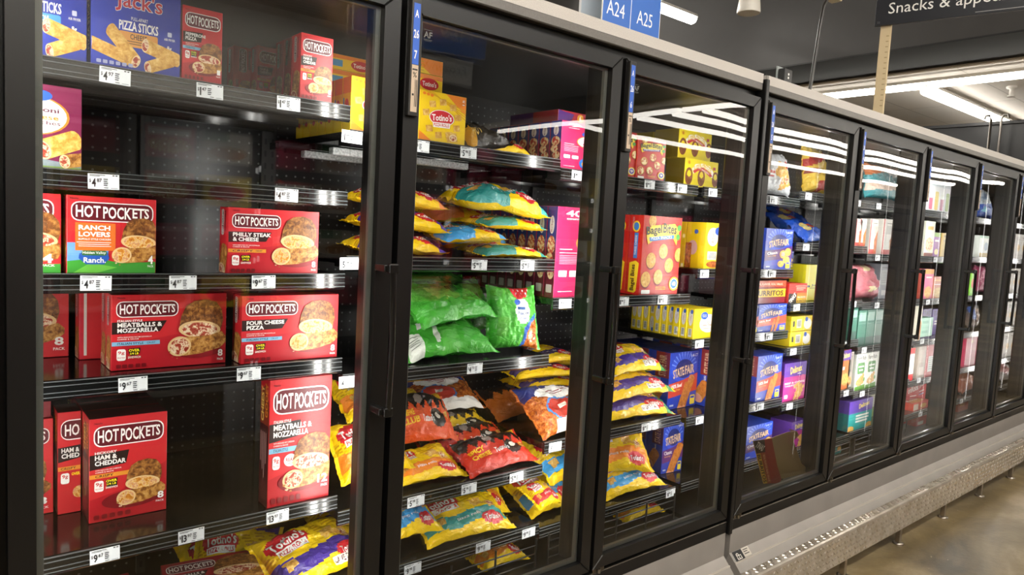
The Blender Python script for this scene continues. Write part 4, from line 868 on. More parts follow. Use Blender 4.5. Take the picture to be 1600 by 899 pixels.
carton('sandwich_box', 'eight-pack red PHILLY STEAK & CHEESE carton', x0, x1, h, .065, .268, S3, RED, hpw(['PHILLY STEAK', '& CHEESE'], None, ORG, 'CRISPY', '8', 'cheese', '8g'), hp_side(), None, G_HP)
x0, x1, h = face((173.3, 581.7), (352, 568), (172, 462), S4, .322)
carton('sandwich_box', 'eight-pack red MEATBALLS & MOZZARELLA carton set back on its shelf', x0, x1, h, .06, .322, S4, RED, hpw(['MEATBALLS &', 'MOZZARELLA'], 'ITALIAN STYLE', SKY, 'ITALIAN STYLE', '8'), hp_side(), None, G_HP, file=1, filelabels=['red carton right behind MEATBALLS & MOZZARELLA showing only its spine'])
carton('sandwich_box', 'red carton showing a thin front strip at the left behind the MEATBALLS file', .187, .187+.258, h, .06, .49, S4, RED, [('r', 0, 0, .03, 1, 'c8283a'), ('r', .035, .05, .06, .95, 'd8d2ca')], hp_side(), None, G_HP)
carton('sandwich_box', 'dim eight-pack red carton at the back left of the MEATBALLS shelf', .173-.25, .173, h, .06, .55, S4, RED, lambda a: hp_logo(.04, .07, .56, .30, a)+halves(.70, .48, .98, a, 'meat')+[('t', '8', .88, .72, .96, .84, WHT, .04), ('t', 'PACK', .87, .87, .97, .91, WHT, .02)], hp_side(), None, G_HP)
x0, x1, h = face((376.7, 570), (526.7, 558.5), (376.7, 463.5), S4, .284)
carton('sandwich_box', 'eight-pack red FOUR CHEESE PIZZA carton', x0, x1, h, .066, .284, S4, RED, hpw(['FOUR CHEESE', 'PIZZA'], None, SKY, 'ITALIAN STYLE', '8', 'cheese'), hp_side(), None, G_HP)
H1 = at_y(137, 658, .40).z-S5; H2 = H1
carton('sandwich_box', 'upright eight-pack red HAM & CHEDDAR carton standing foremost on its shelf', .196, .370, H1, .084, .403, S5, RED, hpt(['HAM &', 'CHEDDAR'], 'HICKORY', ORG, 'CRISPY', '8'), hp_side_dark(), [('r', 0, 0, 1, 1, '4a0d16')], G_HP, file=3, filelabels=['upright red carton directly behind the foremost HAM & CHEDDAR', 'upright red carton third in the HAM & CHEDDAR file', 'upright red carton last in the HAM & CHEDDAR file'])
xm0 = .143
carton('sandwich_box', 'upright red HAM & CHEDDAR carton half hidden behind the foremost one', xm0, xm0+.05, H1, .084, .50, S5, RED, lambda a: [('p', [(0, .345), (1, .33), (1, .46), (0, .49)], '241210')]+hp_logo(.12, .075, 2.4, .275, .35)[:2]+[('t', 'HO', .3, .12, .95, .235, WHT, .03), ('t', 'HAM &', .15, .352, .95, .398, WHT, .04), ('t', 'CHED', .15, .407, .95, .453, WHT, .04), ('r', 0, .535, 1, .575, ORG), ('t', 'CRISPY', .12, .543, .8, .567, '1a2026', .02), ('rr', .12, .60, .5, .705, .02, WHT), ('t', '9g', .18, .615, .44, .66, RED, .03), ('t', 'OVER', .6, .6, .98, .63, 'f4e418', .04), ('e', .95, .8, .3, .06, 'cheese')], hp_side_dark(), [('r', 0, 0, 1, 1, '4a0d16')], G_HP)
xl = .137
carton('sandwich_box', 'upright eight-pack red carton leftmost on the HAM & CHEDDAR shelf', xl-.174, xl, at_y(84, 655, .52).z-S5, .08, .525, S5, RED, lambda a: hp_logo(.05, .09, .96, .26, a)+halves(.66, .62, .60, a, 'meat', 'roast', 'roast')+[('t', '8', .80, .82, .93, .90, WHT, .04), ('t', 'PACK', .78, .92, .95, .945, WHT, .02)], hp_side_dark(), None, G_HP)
zt = at_y(84, 655, .52).z
carton('sandwich_box', 'red carton lying on top of the leftmost upright carton', xl-.20, xl-.004, .062, .20, .53, zt, '7a1420', lambda a: roll(.80, .5, .34, .62, 10, a, 'meat', 'roast'), None, None, G_HP)
x0, x1, h = face((417, 796), (513, 776), (417, 596), S5, .270)
carton('sandwich_box', 'upright twelve-pack red MEATBALLS & MOZZARELLA carton at the shelf end', x0, x1, h, .064, .270, S5, RED, hpt(['MEATBALLS &', 'MOZZARELLA'], 'ITALIAN STYLE', SKY, 'ITALIAN STYLE', '12', 'meat', '9g', False), hp_side_dark(), None, G_HP)
# flat stacks on the cooler floor
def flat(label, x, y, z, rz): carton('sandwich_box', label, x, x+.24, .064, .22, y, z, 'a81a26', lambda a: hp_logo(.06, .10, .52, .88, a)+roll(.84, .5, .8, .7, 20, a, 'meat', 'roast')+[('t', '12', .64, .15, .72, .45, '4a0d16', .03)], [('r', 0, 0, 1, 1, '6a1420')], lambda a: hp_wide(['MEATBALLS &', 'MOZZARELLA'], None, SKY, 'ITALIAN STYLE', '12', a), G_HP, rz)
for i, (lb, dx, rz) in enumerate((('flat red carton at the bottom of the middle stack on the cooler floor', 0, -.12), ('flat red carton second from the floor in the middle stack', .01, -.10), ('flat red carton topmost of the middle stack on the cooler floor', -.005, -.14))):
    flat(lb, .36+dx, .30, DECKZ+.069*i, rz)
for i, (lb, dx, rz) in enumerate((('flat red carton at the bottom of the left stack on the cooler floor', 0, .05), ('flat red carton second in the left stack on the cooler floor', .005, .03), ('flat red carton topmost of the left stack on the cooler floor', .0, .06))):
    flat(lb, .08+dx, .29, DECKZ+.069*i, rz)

# ------------------------------------------------------------------ second bay
Z1, Z2, Z3, Z4, Z5 = SHELVES[2]
G_TB = 'yellow pizza roll cartons'
c1 = at_y(560, 170, .268).x; e1 = at_y(519, 170, .268).x; c2 = at_y(688, 186, .268).x; e2 = at_y(727, 200, .268).x
hh = at_y(655, 139, .268).z-Z1
w1 = (c1-e1)/.47; w2 = (e2-c2)/.53
carton('pizza_roll_box', 'yellow pizza roll carton seen through the first door beyond the shelf end', max(e1, .785), max(e1, .785)+min(.165, w1), hh, .05, .268, Z1, YEL, totino_box, totino_side, None, G_TB, file=6, filelabels=[f'{ORD[i+1]} yellow pizza roll carton back in the file beyond the first shelf end' for i in range(6)])
wt = .165
carton('pizza_roll_box', 'yellow pizza roll carton at the left edge of the second door', e2-wt, e2, hh, .05, .268, Z1, YEL, totino_box, totino_side, None, G_TB, file=3, filelabels=[f'{ORD[i+1]} yellow pizza roll carton back behind the one at the second door edge' for i in range(3)])
fl = lambda a: [('r', 0, 0, 1, .25, 'ea8420'), ('r', .05, .35, .35, .8, '4a9ac8'), ('e', .72, .55, .2, .36, 'c9252f'), ('t', "Totino's", .57, .4, .87, .7, WHT, .03)]
xq = at_y(691, 143, .30).x
carton('pizza_roll_box', 'yellow carton lying flat on the second door edge pizza roll carton', xq-.165, xq, .05, .15, .30, Z1+hh, YEL, fl, None, None, G_TB)
carton('pizza_roll_box', 'topmost yellow and orange carton of the flat pair above the pizza rolls', xq-.163, xq+.002, .05, .15, .305, Z1+hh+.052, YEL, lambda a: [('p', [(.3, 0), (1, 0), (1, 1), (.75, 1)], 'ea8420'), ('e', .4, .5, .14, .3, 'roast')]+[('r', .0, .2+.2*i, .6, .25+.2*i, 'd0a00c') for i in range(4)], None, None, G_TB)
carton('pizza_roll_box', 'yellow carton lying flat deep in the file beyond the first shelf end', .80, .96, .05, .15, .47, Z1+hh, YEL, fl, totino_side, None, G_TB)
carton('pizza_roll_box', 'yellow carton flat topmost deep in the file beyond the first shelf end', .80, .96, .05, .15, .475, Z1+hh+.052, YEL, fl, totino_side, None, G_TB)
kb = plain_bag('dark_snack_bag', '17130f', [('e', .35, .45, .16, .22, '4a4640'), ('p', [(.5, .0), (.8, 0), (.7, .3)], 'c8242c'), ('p', [(.0, .6), (.2, .55), (.2, 1), (0, 1)], 'd8a020')], [('t', 'HOT', .12, .70, .34, .88, 'e0c070', .03)], .17, .17, .06, 5)
slide(kb, 'snack_bag', 'black snack bag lying beside the yellow carton on the top shelf', 742, 220, .38, 5, 20, 0, 'snack bags in the second bay')
b1 = totino_bag('ee8a2a', 3, .17, .15, .04)
slide(b1, 'pizza_roll_bag', 'thin yellow bag lying at the front of the top shelf near the black bag', 780, 232, .33, -4, 8, 0, 'snack bags in the second bay')
PB = 'pizza_roll_bag'
GB = 'pizza roll bags stacked on the second shelf'
def run(rows, group, name=PB):
    for me, lb, u, v, y, yaw, pit, rl in rows: slide(me, name, lb, u, v, y, yaw, pit, rl, group, False, 260 if 'PEPPERONI bag' in lb or 'orange ended yellow bag at the back' in lb or 'large blue' in lb or 'lying across the middle of the fourth' in lb or 'between the skull' in lb else 0)
run(((totino_bag('2f8f8a', 19, .27, .17, .034), 'teal and yellow bag lowest at the front of the right pizza roll stack', 818, 395, .36, 2, 5, 0), (totino_bag('3a9ad8', 14, .23, .18, .042), 'blue and yellow bag at the bottom of the middle pizza roll stack', 722, 392, .36, -2, 5, 0),
    (totino_bag('4a2f95', 11, .27, .18, .05), 'purple and yellow bag at the bottom of the left pizza roll stack', 618, 388, .36, 3, 5, 0), (totino_bag('2f8f8a', 16, .26, .17, .036), 'teal and yellow bag second in the right pizza roll stack', 816, 381, .37, 3, 6, 0),
    (totino_bag('3a9ad8', 13, .26, .20, .075), 'puffy blue and yellow bag topmost of the middle pizza roll stack', 722, 366, .37, -4, 8, 3), (totino_bag('4a2f95', 12, .27, .18, .05), 'purple and yellow bag second in the left pizza roll stack', 618, 362, .37, -3, 6, 0),
    (totino_bag('2f8f8a', 18, .33, .21, .075), 'large teal and yellow bag topmost of the right pizza roll stack', 822, 356, .38, -3, 10, 2), (totino_bag('ee8a2a', 17, .27, .18, .05), 'yellow bag topmost of the left pizza roll stack past the first door', 616, 336, .38, 4, 6, 0),
    (totino_bag('ee8a2a', 20, .26, .19, .05), 'orange and yellow bag lying behind the puffy blue pizza roll bag', 700, 372, .58, 4, 8, 0)), GB)
GG = 'green popcorn chicken bags'
run(((green_bag(36, .18, .225, .065), 'green popcorn chicken bag standing upright with a red starry corner', 846, 498, .29, -12, 80, 0), (green_back(31), 'green bag back up with a white label at the front left of the green pile', 698, 538, .36, -6, 24, 0),
    (green_back(34), 'green bag slumped between the left pile and the standing green bag', 768, 508, .38, 24, 58, -18), (green_back(32), 'green bag lying second in the left pile of green bags', 690, 498, .40, 8, 24, 0),
    (green_back(35), 'green bag leaning behind the standing starry green bag', 760, 462, .44, 6, 50, 0), (green_back(33), 'green bag topmost at the back of the left green pile', 665, 474, .48, -10, 20, 0)), GG, 'chicken_bag')
GS = 'snack bags heaped on the fourth shelf'
run(((totino_bag('ee8a2a', 59, .27, .17, .042), 'yellow and orange bag at the front left corner of the fourth shelf', 664, 744, .33, 4, 18, 0), (spicy_bag('c8301e', 52, ('SPICY', 'CHEESE'), .28, .16), 'red SPICY CHEESE bag lowest at the front right of the fourth shelf heap', 808, 719, .33, 2, 26, -2),
    (spicy_bag('b82a22', 54, None, .20, .15), 'dark red and yellow bag between the skull bag and the SPICY bags', 700, 722, .43, -4, 26, 3), (spicy_bag('d0401e', 51, ('SPICY', 'PEPPERONI'), .30, .16), 'red SPICY PEPPERONI bag above the SPICY CHEESE bag', 782, 689, .44, 3, 28, -3),
    (spicy_bag('d8501e', 53, ('HELLFIRE', 'CLUB'), .22, .20), 'black and orange skull bag slumped at the left edge of the fourth shelf heap', 656, 668, .47, -6, 44, 6), (spicy_bag('e8c020', 58, None, .28, .16), 'black and yellow bag lying across the middle of the fourth shelf heap', 758, 662, .54, 6, 30, -4),
    (totino_bag('ee8a2a', 55, .2, .16, .045), 'small yellow bag peeking above the skull bag at the door edge', 634, 632, .58, 16, 34, 4), (spicy_bag('b8641e', 57, None, .31, .18), 'orange brown and dark bag at the upper right of the fourth shelf heap', 756, 634, .62, 4, 30, -3),
    (wings_bag(56, '3a2a4a', .30, .2, .06), 'brown and dark blue chicken bag at the back top of the fourth shelf heap', 700, 612, .66, -4, 26, 0), (totino_bag('ee8a2a', 41, .22, .2, .06), 'orange and yellow bag past the end of the twelve-pack carton', 575, 710, .38, 0, 40, 0),
    (totino_bag('ee8a2a', 42, .22, .2, .06), 'orange and yellow bag higher up past the twelve-pack carton', 572, 640, .50, 6, 40, 0)), GS)
GT = 'pizza roll bags on the bottom shelf'
run(((totino_bag('2f8f8a', 63, .34, .19, .055), 'teal and yellow bag at the front middle of the bottom shelf pile', 724, 832, .34, -2, 24, 2), (totino_bag('3a9ad8', 64, .19, .19, .055), 'blue and yellow bag at the left of the bottom shelf pile', 634, 850, .34, -4, 26, 2),
    (totino_bag('3a9ad8', 62, .25, .22, .06), 'large blue and yellow bag on the right of the bottom shelf pile', 806, 786, .42, 4, 28, -2), (totino_bag('ee8a2a', 61, .28, .19, .055), 'orange ended yellow bag at the back of the bottom shelf pile', 728, 793, .48, -6, 28, 2),
    (totino_bag('c8323a', 65, .11, .13, .04), 'red and white ended small bag at the right front of the bottom shelf pile', 838, 812, .32, 4, 22, 0), (totino_bag('46318f', 43, .25, .2, .055), 'purple and yellow bag at the rear left of the bottom shelf pile', 650, 806, .50, 4, 30, 0), (totino_bag('3a9ad8', 44, .3, .2, .055), 'blue banded yellow bag at the far back of the bottom shelf pile', 770, 768, .62, 4, 28, 0)), GT)
GF = 'pizza roll bags on the cooler floor'
for row in (((totino_bag('46318f', 67, .30, .22, .06, None, True), 'yellow and purple bag with a big red logo on the cooler floor', 503, 882, .33, 10, 22, -4), (totino_bag('46318f', 66, .24, .21, .06), 'dark purple bag leaning on the cooler floor below the twelve-pack carton', 466, 850, .44, -24, 42, 8),
    (totino_bag('3a9ad8', 68, .22, .18, .055, '2f6a34'), 'blue bag with a green end standing behind the purple bag', 528, 830, .44, 6, 34, 0), (totino_bag('ee8a2a', 69, .26, .2, .06), 'dim yellow bag behind the red carton stack on the cooler floor', 424, 852, .56, 10, 36, 0),
    (totino_bag('ee8a2a', 70, .20, .17, .05), 'orange ended yellow bag behind the wire stop under the second door', 800, 862, .34, 4, 8, 0), (totino_bag('2f8f8a', 71, .32, .18, .055), 'teal striped yellow bag behind the wire stop at the second door middle', 712, 890, .36, -4, 8, 0)), ):
    for me, lb, u, v, y, yaw, pit, rl in row: slide(me, PB, lb, u, v, y, yaw, pit, rl, GF, u > 495 and u < 510)
# ------------------------------------------------------------------ third bay
Y1, Y2, Y4, Y5 = SHELVES[3]
G_PK = 'pink mini bagel cartons'
h9 = at_y(880, 188, .268).z-Y1
carton('mini_bagel_box', 'pink nine-count mini bagel carton at the right end of the second door', 1.567, 1.735, h9, .055, .268, Y1, 'bf2458', lambda a: gv_pink(a, '9', ['Cheese &', 'Pepperoni', 'Mini', 'Bagels']), pink_side, None, G_PK, file=6, filelabels=[f'{ORD[i+1]} pink nine-count carton back in the upper file' for i in range(6)])
carton('frozen_snack_box', 'red and purple carton lying across the top of the pink nine-count file', 1.575, 1.73, .038, .26, .30, Y1+h9, '9a2430', lambda a: [('p', [(0, 0), (.5, .2), (.4, 1), (0, 1)], '4a2a6a'), ('e', .7, .5, .1, .4, 'd8a030'), ('t', '6', .66, .25, .73, .75, WHT, .02)], [('r', 0, 0, .5, 1, '4a2a6a'), ('r', .5, 0, 1, 1, '8a2a2a')])
h40 = at_y(886, 324, .268).z-Y2
carton('mini_bagel_box', 'tall pink forty-count mini bagel carton under the nine-count file', 1.572, 1.79, h40, .05, .268, Y2, 'bf2458', lambda a: gv_pink(a, '40', ['Cheese &', 'Pepperoni', 'Mini', 'Bagels']), pink_side, None, G_PK, file=7, filelabels=[f'{ORD[i+1]} tall pink forty-count carton back in the lower file' for i in range(7)])
G_BB = 'bagel snack cartons'
xr = at_y(1036, 295, .27).x; hb = at_y(1040, 222, .27).z-Y1; wb = .165
carton('bagel_snack_box', 'nine-count red bagel snack carton beside the yellow pretzel cartons', xr-wb, xr, hb, .05, .27, Y1, 'c8281e', lambda a: bagel_bites(a, '9', 'PEPPERONI', '4a3a9a'), lambda a: bb_side(a, 'PEPPERONI', '4a3a9a'), None, G_BB)
carton('bagel_snack_box', 'nine-count red bagel snack carton leftmost at the third door edge', xr-2*wb-.004, xr-wb-.004, hb+.012, .05, .275, Y1, 'c8281e', lambda a: bagel_bites(a, '9', 'PEPPERONI', '4a3a9a'), lambda a: bb_side(a, 'PEPPERONI', '4a3a9a'), None, G_BB)
G_SP = 'yellow soft pretzel cartons'
yp_ = .275
while at_y(1067.5, 295, yp_).x < 2.384: yp_ += .004
x0, x1, h = face((1067.5, 295), (1119.5, 296), (1071, 246.5), Y1, yp_)
def depth_to(x, y, z, u):
    for i in range(200):
        d = .005*i; v = Vector((x, y+d, z))-CAM
        if 800+FPX*v.dot(CR)/v.dot(CF) < u: return d
    return .3
dd = min(depth_to(x0, yp_, Y1, 1039), .83-yp_)
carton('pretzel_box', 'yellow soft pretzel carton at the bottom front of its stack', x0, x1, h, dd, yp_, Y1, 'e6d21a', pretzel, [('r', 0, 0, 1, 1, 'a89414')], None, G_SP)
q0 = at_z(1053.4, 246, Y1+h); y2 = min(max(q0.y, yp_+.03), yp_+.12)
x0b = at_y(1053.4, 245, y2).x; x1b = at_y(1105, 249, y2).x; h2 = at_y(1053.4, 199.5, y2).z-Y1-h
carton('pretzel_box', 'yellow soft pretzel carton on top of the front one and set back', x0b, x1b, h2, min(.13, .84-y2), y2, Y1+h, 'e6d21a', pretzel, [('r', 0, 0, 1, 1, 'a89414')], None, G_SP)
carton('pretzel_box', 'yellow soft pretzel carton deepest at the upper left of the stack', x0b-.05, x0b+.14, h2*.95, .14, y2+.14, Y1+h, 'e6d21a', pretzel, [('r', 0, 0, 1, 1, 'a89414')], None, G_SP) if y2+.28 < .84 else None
x0, x1, h = face((998, 464.5), (1057.3, 462.3), (1010.6, 337), Y2, .266)
carton('bagel_snack_box', 'tall forty-count red THREE CHEESE bagel snack carton', x0, x1, h, .07, .266, Y2, 'c8281e', lambda a: bagel_bites(a, '40', 'PIZZA SNACKS', '2f7fc8'), lambda a: bb_side(a, 'THREE CHEESE', '2f7fc8'), None, G_BB, file=2, filelabels=['red bagel snack carton behind the forty-count front', 'red bagel snack carton rearmost behind the forty-count front'])
GD = 'game day bags in the third door'
run(((totino_bag('46318f', 83, .42, .2, .055, '2f7a38', True), 'purple GAME DAY bag at the bottom front of the green ended stack', 1018, 636, .34, -4, 22, 0), (totino_bag('46318f', 82, .36, .2, .055, '2f7a38', True), 'purple GAME DAY bag in the middle of the green ended stack', 996, 606, .38, -3, 22, 2),
    (totino_bag('46318f', 81, .34, .2, .055, '2f7a38', True), 'purple GAME DAY bag topmost of the green ended stack in the third door', 988, 572, .42, 3, 22, 2)), GD)
slide(plain_bag('veg', '3f7a3c', [('p', [(0, .5), (.6, .45), (1, .8), (1, 1), (0, 1)], 'd8ddd4')], [], .24, .18, .06, 84), 'vegetable_bag', 'green and white bag at the front left of the third door bag shelf', 972, 648, .33, -10, 22, 0)
slide(wings_bag(85, 'b86a24', .3, .24, .07), 'wing_bag', 'brown boneless wing bag showing a red sauce bowl near the second door edge', 862, 660, .36, 2, 30, 0)
pb = totino_bag('4a3a6e', 86, .30, .18, .042)
run([(pb, lb, u, v, .56, yw, 5, 0) for u, v, yw, lb in ((846, 613, 3, 'purple striped yellow bag lowest in the stack behind the wing bag'), (838, 596, -6, 'purple striped yellow bag second in the stack behind the wing bag'), (846, 581, 5, 'purple striped yellow bag third in the stack behind the wing bag'), (866, 566, -3, 'purple striped yellow bag topmost in the stack behind the wing bag'))], 'purple striped bags in the third bay')
run(((totino_bag('3a9ad8', 88, .33, .19, .055), 'yellow and blue bag lowest on the bottom shelf in the third door', 984, 778, .33, -4, 22, 0), (totino_bag('ee8a2a', 87, .30, .22, .07), 'yellow bag slumping at the left of the bottom shelf in the third door', 962, 730, .38, -24, 46, 0),
    (totino_bag('ee8a2a', 91, .26, .22, .06), 'yellow bag at the bottom shelf corner beside the second door edge', 880, 770, .34, 5, 30, 0), (totino_bag('3a9ad8', 92, .26, .22, .06), 'blue and yellow bag heaped at the third bay bottom shelf corner', 872, 732, .42, 6, 34, 0)), 'yellow bags on the third door bottom shelf')
run(((totino_bag('ee8a2a', 89, .26, .17, .055), 'orange ended yellow bag behind the wire stop under the third door', 1024, 802, .34, 4, 8, 0), (totino_bag('2f8f8a', 90, .30, .2, .055), 'teal striped yellow bag behind the wire stop under the third door', 980, 818, .36, -4, 14, 0)), GF)

# ------------------------------------------------------------------ fourth bay and beyond
V = SHELVES
G_CD = 'yellow corn dog cartons'
x1 = at_y(1115.5, 528, .266).x; h = at_y(1083, 484, .266).z-V[4][2]
me_a = carton_mesh('corn', x1-2.395, h, .0335, 'f2d61a', corn_dogs((x1-2.395)/h), corn_side(.3)); me_b = carton_mesh('cornb', x1-2.395, h, .0335, 'f2d61a', corn_dogs(1), corn_side(.3, True))
for i in range(10):
    put(me_b if i in (6, ) else me_a, 'corn_dog_box', 'frontmost yellow corn dog carton of the long file showing its face' if i == 0 else f'{ORD[i]} yellow corn dog carton back in the long file', 'box', (2.395+(x1-2.395)/2-.003*(i % 3), .266+.017+.0345*i, V[4][2]+.0006), 0, G_CD)
xa = at_y(1099.5, 418, .266).x; h = at_y(1102, 348, .266).z-V[4][1]
cdv = lambda a: [('e', .42, .30, .34, .2, WHT), ('e', .72, .17, .2, .09, '2d5cc0'), ('t', 'Corn Dogs', .32, .18, .52, .44, 'c4602a', .02, -90), ('r', .15, .62, .7, .80, 'e8e6de')]+[('r', .2+.07*i, .64, .23+.07*i, .78, '3a3834') for i in range(7)]+[('e', .5, .9, .4, .07, 'wing')]
carton('corn_dog_box', 'upright yellow corn dog carton on the shelf above the long file', xa, xa+.12, h, .10, .266, V[4][1], 'f2d61a', cdv, lambda a: [('e', .35, .55, .25, .16, 'd8b0b0'), ('r', 0, .45, .3, 1, 'wing'), ('e', .5, .2, .1, .05, '2d5cc0')], None, G_CD, file=3, filelabels=[f'{ORD[i+1]} upright corn dog carton back above the long file' for i in range(3)])
G_SF = 'blue corn dog cartons'
sf_r = lambda a: state_fair(a, '100% Beef', 'c0402c'); sf_p = lambda a: state_fair(a, 'Classic', '5a2a6e'); sf_m = lambda a: state_fair(a, 'Classic', '4a2a6a', mini=True)
xs = at_y(1044, 610, .385).x; xe = at_y(1088, 605, .385).x; h = at_y(1046, 553, .385).z-V[4][3]; sh = max(0, 2.385-xs); xs += sh; xe += sh
carton('corn_dog_box', 'blue carton with a red 100% Beef band behind the GAME DAY bags', xs, xe, h, .12, .385, V[4][3], '1f3fae', sf_r, lambda a: sf_side(a, '8a2420'), None, G_SF, file=2, filelabels=['second blue red-banded carton back behind the GAME DAY bags', 'third blue red-banded carton back behind the GAME DAY bags'])
carton('corn_dog_box', 'blue carton at the right of the red-banded carton behind the GAME DAY bags', xe+.012, xe+.14, h*1.03, .12, .30, V[4][3], '1f3fae', sf_r, lambda a: sf_side(a, '8a2420'), None, G_SF, file=2, filelabels=['second blue carton back at the right of the red-banded file', 'third blue carton back at the right of the red-banded file'])
h = at_y(1036, 662, .39).z-V[4][4]
carton('corn_dog_box', 'blue Classic corn dog carton with purple band deep on the bottom shelf', 2.402, 2.53, max(h, .2), .105, .385, V[4][4], '1f3fae', sf_p, lambda a: sf_side(a, '5a2a4e'), None, G_SF, -.12, file=3, filelabels=[f'{ORD[i+1]} blue Classic carton back in the bottom shelf file' for i in range(3)])
def px_box(name, label, bl, br, tl, bay, k, base, front, left=None, group=None, y=.27, d=.09, w=None, z=None, file=0, fl=(), top=None):
    z = V[bay][k] if z is None else z; x0, x1, h = face(bl, br, tl, z, y)
    if w: x1 = x0+w
    kk = shelf_levels((x0+x1)/2)[0]
    if kk != bay: z2 = min(V[kk], key=lambda q_: abs(q_-z)); h += z-z2; z = z2
    return carton(name, label, x0, x1, h, d, y, z, base, front, left, top, group, file=file, filelabels=fl)
px_box('corn_dog_box', 'blue mini corn dog carton with purple middle on the second shelf of the fourth door', (1193, 419), (1235, 420), (1196, 356.5), 4, 1, '1f3fb4', sf_m, lambda a: [('t', 'STATE FAIR', .3, .2, .7, .7, 'd9b48a', .03, 90)], G_SF)
sn = plain_bag('blue_snack', '2250b8', [('e', .3, .5, .18, .2, 'd8c070'), ('p', [(.5, .3), (.7, .25), (.74, .5), (.55, .55)], 'd8502a'), ('p', [(.72, 0), (1, 0), (1, .6), (.8, .5)], '5a3a8a')], [('p', [(.1, .4), (.5, .34), (.48, .6), (.12, .66)], 'f0e090')], .26, .17, .055, 101)
run(((sn, 'blue and red snack bag on the shelf end right of the mini corn dog carton', 1262, 368, .33, 4, 34, 0), (sn, 'blue snack bag lying above the blue mini corn dog carton', 1232, 348, .44, -4, 30, 0), (sn, 'topmost blue and purple snack bag above the blue mini corn dog carton', 1226, 332, .46, 6, 28, 0)), 'blue snack bags in the fourth door', 'snack_bag')
carton('corn_dog_box', 'blue corn dog carton hidden under the snack bags in the fourth door', at_y(1215, 400, .40).x, at_y(1215, 400, .40).x+.16, .15, .16, .40, V[4][1], '1f3fb4', sf_m, None, None, G_SF)
sb = plain_bag('silver', 'c8ccd0', [('p', [(.5, .2), (.85, .3), (.9, .8), (.55, .95), (.42, .6)], 'gold'), ('e', .60, .72, .08, .1, 'meat'), ('e', .76, .68, .07, .09, 'meat'), ('e', .82, .3, .09, .09, 'c02a24')], [('r', .08, .5, .38, .56, 'b84a4a'), ('r', .08, .6, .32, .64, 'b84a4a')], at_y(1248, 305, .3).x-at_y(1203, 305, .3).x, .22, .08, 102)
slide(sb, 'snack_bag', 'silver bag with golden rolls standing on the top shelf of the fourth door', 1226, 278, .31, 0, 80, 0)
yp = plain_bag('yellow_poly', 'd8b84a', [('p', [(0, .3), (1, .05), (1, .22), (0, .48)], 'a82a2a'), ('p', [(.3, .8), (1, .7), (1, .95), (.4, 1)], 'a8302a'), ('r', 0, .5, .5, .62, '7a2a24')], [], .20, .25, .07, 103)
slide(yp, 'snack_bag', 'yellow bag with dark red stripes standing right of the silver bag', 1276, 270, .31, 0, 80, 0)
px_box('corn_dog_box', 'blue 100% Beef carton on the middle shelf of the fourth door', (1187.5, 521.5), (1232.5, 518), (1191.7, 477), 4, 2, '1f3fb4', sf_r, lambda a: sf_side(a, 'a03a2a'), G_SF, d=.12)
px_box('corn_dog_box', 'blue 100% Beef carton at the left edge of the fourth door middle shelf', (1146, 524), (1183, 521.6), (1150, 479), 4, 2, '1f3fb4', sf_r, None, G_SF, d=.12)
ztop = at_y(1191.7, 477, .27).z
x0 = at_y(1181, 472, .285).x; x1 = at_y(1231, 472, .285).x
carton('burrito_box', 'dark red burritos tray carton with a yellow lettered band in the fourth door', x0, x1, at_y(1182, 440, .285).z-ztop, .10, .285, ztop, '7a1a2a', burritos)
px_box('burrito_box', 'small red and orange burrito carton beside the burritos tray', (1231, 472), (1259, 471.5), (1232, 444), 5, 2, 'd8302c', tinas, None, None, y=.272)
px_box('burrito_box', 'plain bright yellow carton with black script right of the burritos', (1255, 472), (1276, 471.5), (1257, 414), 5, 2, 'e8e01e', lambda a: [('t', 'Jose', .4, .54, .95, .62, '1a1a14', .03), ('e', .22, .60, .12, .03, '1a1a14'), ('r', .3, .64, .7, .655, '1a1a14')], None, None, y=.33, w=.17)
for i, (lb, dz) in enumerate((('lower yellow corn dog carton lying flat in the fourth door', 0), ('upper yellow corn dog carton lying flat in the fourth door', 1))):
    x0 = at_y(1233, 545, .275).x; hh_ = .075
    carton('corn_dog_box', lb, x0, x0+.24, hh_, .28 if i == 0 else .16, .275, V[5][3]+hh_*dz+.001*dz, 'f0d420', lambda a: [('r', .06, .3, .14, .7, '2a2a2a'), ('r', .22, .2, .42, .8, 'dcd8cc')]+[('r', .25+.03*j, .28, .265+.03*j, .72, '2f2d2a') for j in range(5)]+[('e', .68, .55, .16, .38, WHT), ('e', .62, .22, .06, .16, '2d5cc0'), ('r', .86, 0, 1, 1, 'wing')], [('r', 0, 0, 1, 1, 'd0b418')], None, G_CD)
px_box('corn_dog_box', 'blue 100% Beef carton beside the purple pink carton in the fourth door', (1180, 630), (1218, 622), (1185, 558), 4, 3, '1f3fb4', sf_r, lambda a: sf_side(a, 'a03a2a'), G_SF, d=.12)
G_DX = 'purple topped taquito cartons'
px_box('taquito_box', 'purple and pink taquito carton beside the blue 100% Beef carton', (1222, 627), (1256, 621), (1224, 570), 5, 4, '5a2f9a', lambda a: delimex(a, 'c22a86', ['BEEF & CHEESE', 'TAQUITOS']), [('r', 0, .3, 1, 1, '8a1f6a')], G_DX, d=.12)
px_box('corn_dog_box', 'blue carton on the bottom shelf of the fourth door behind the torn carton', (1180, 728), (1220, 717), (1186, 664), 4, 4, '1f46c0', sf_m, lambda a: [('r', 0, 0, 1, 1, '1a3aa8')], G_SF, d=.14, y=.29)
px_box('corn_dog_box', 'blue carton at the left edge of the fourth door bottom shelf', (1140, 740), (1168, 733), (1146, 675), 4, 4, '1f46c0', sf_p, None, G_SF, d=.14, y=.30)
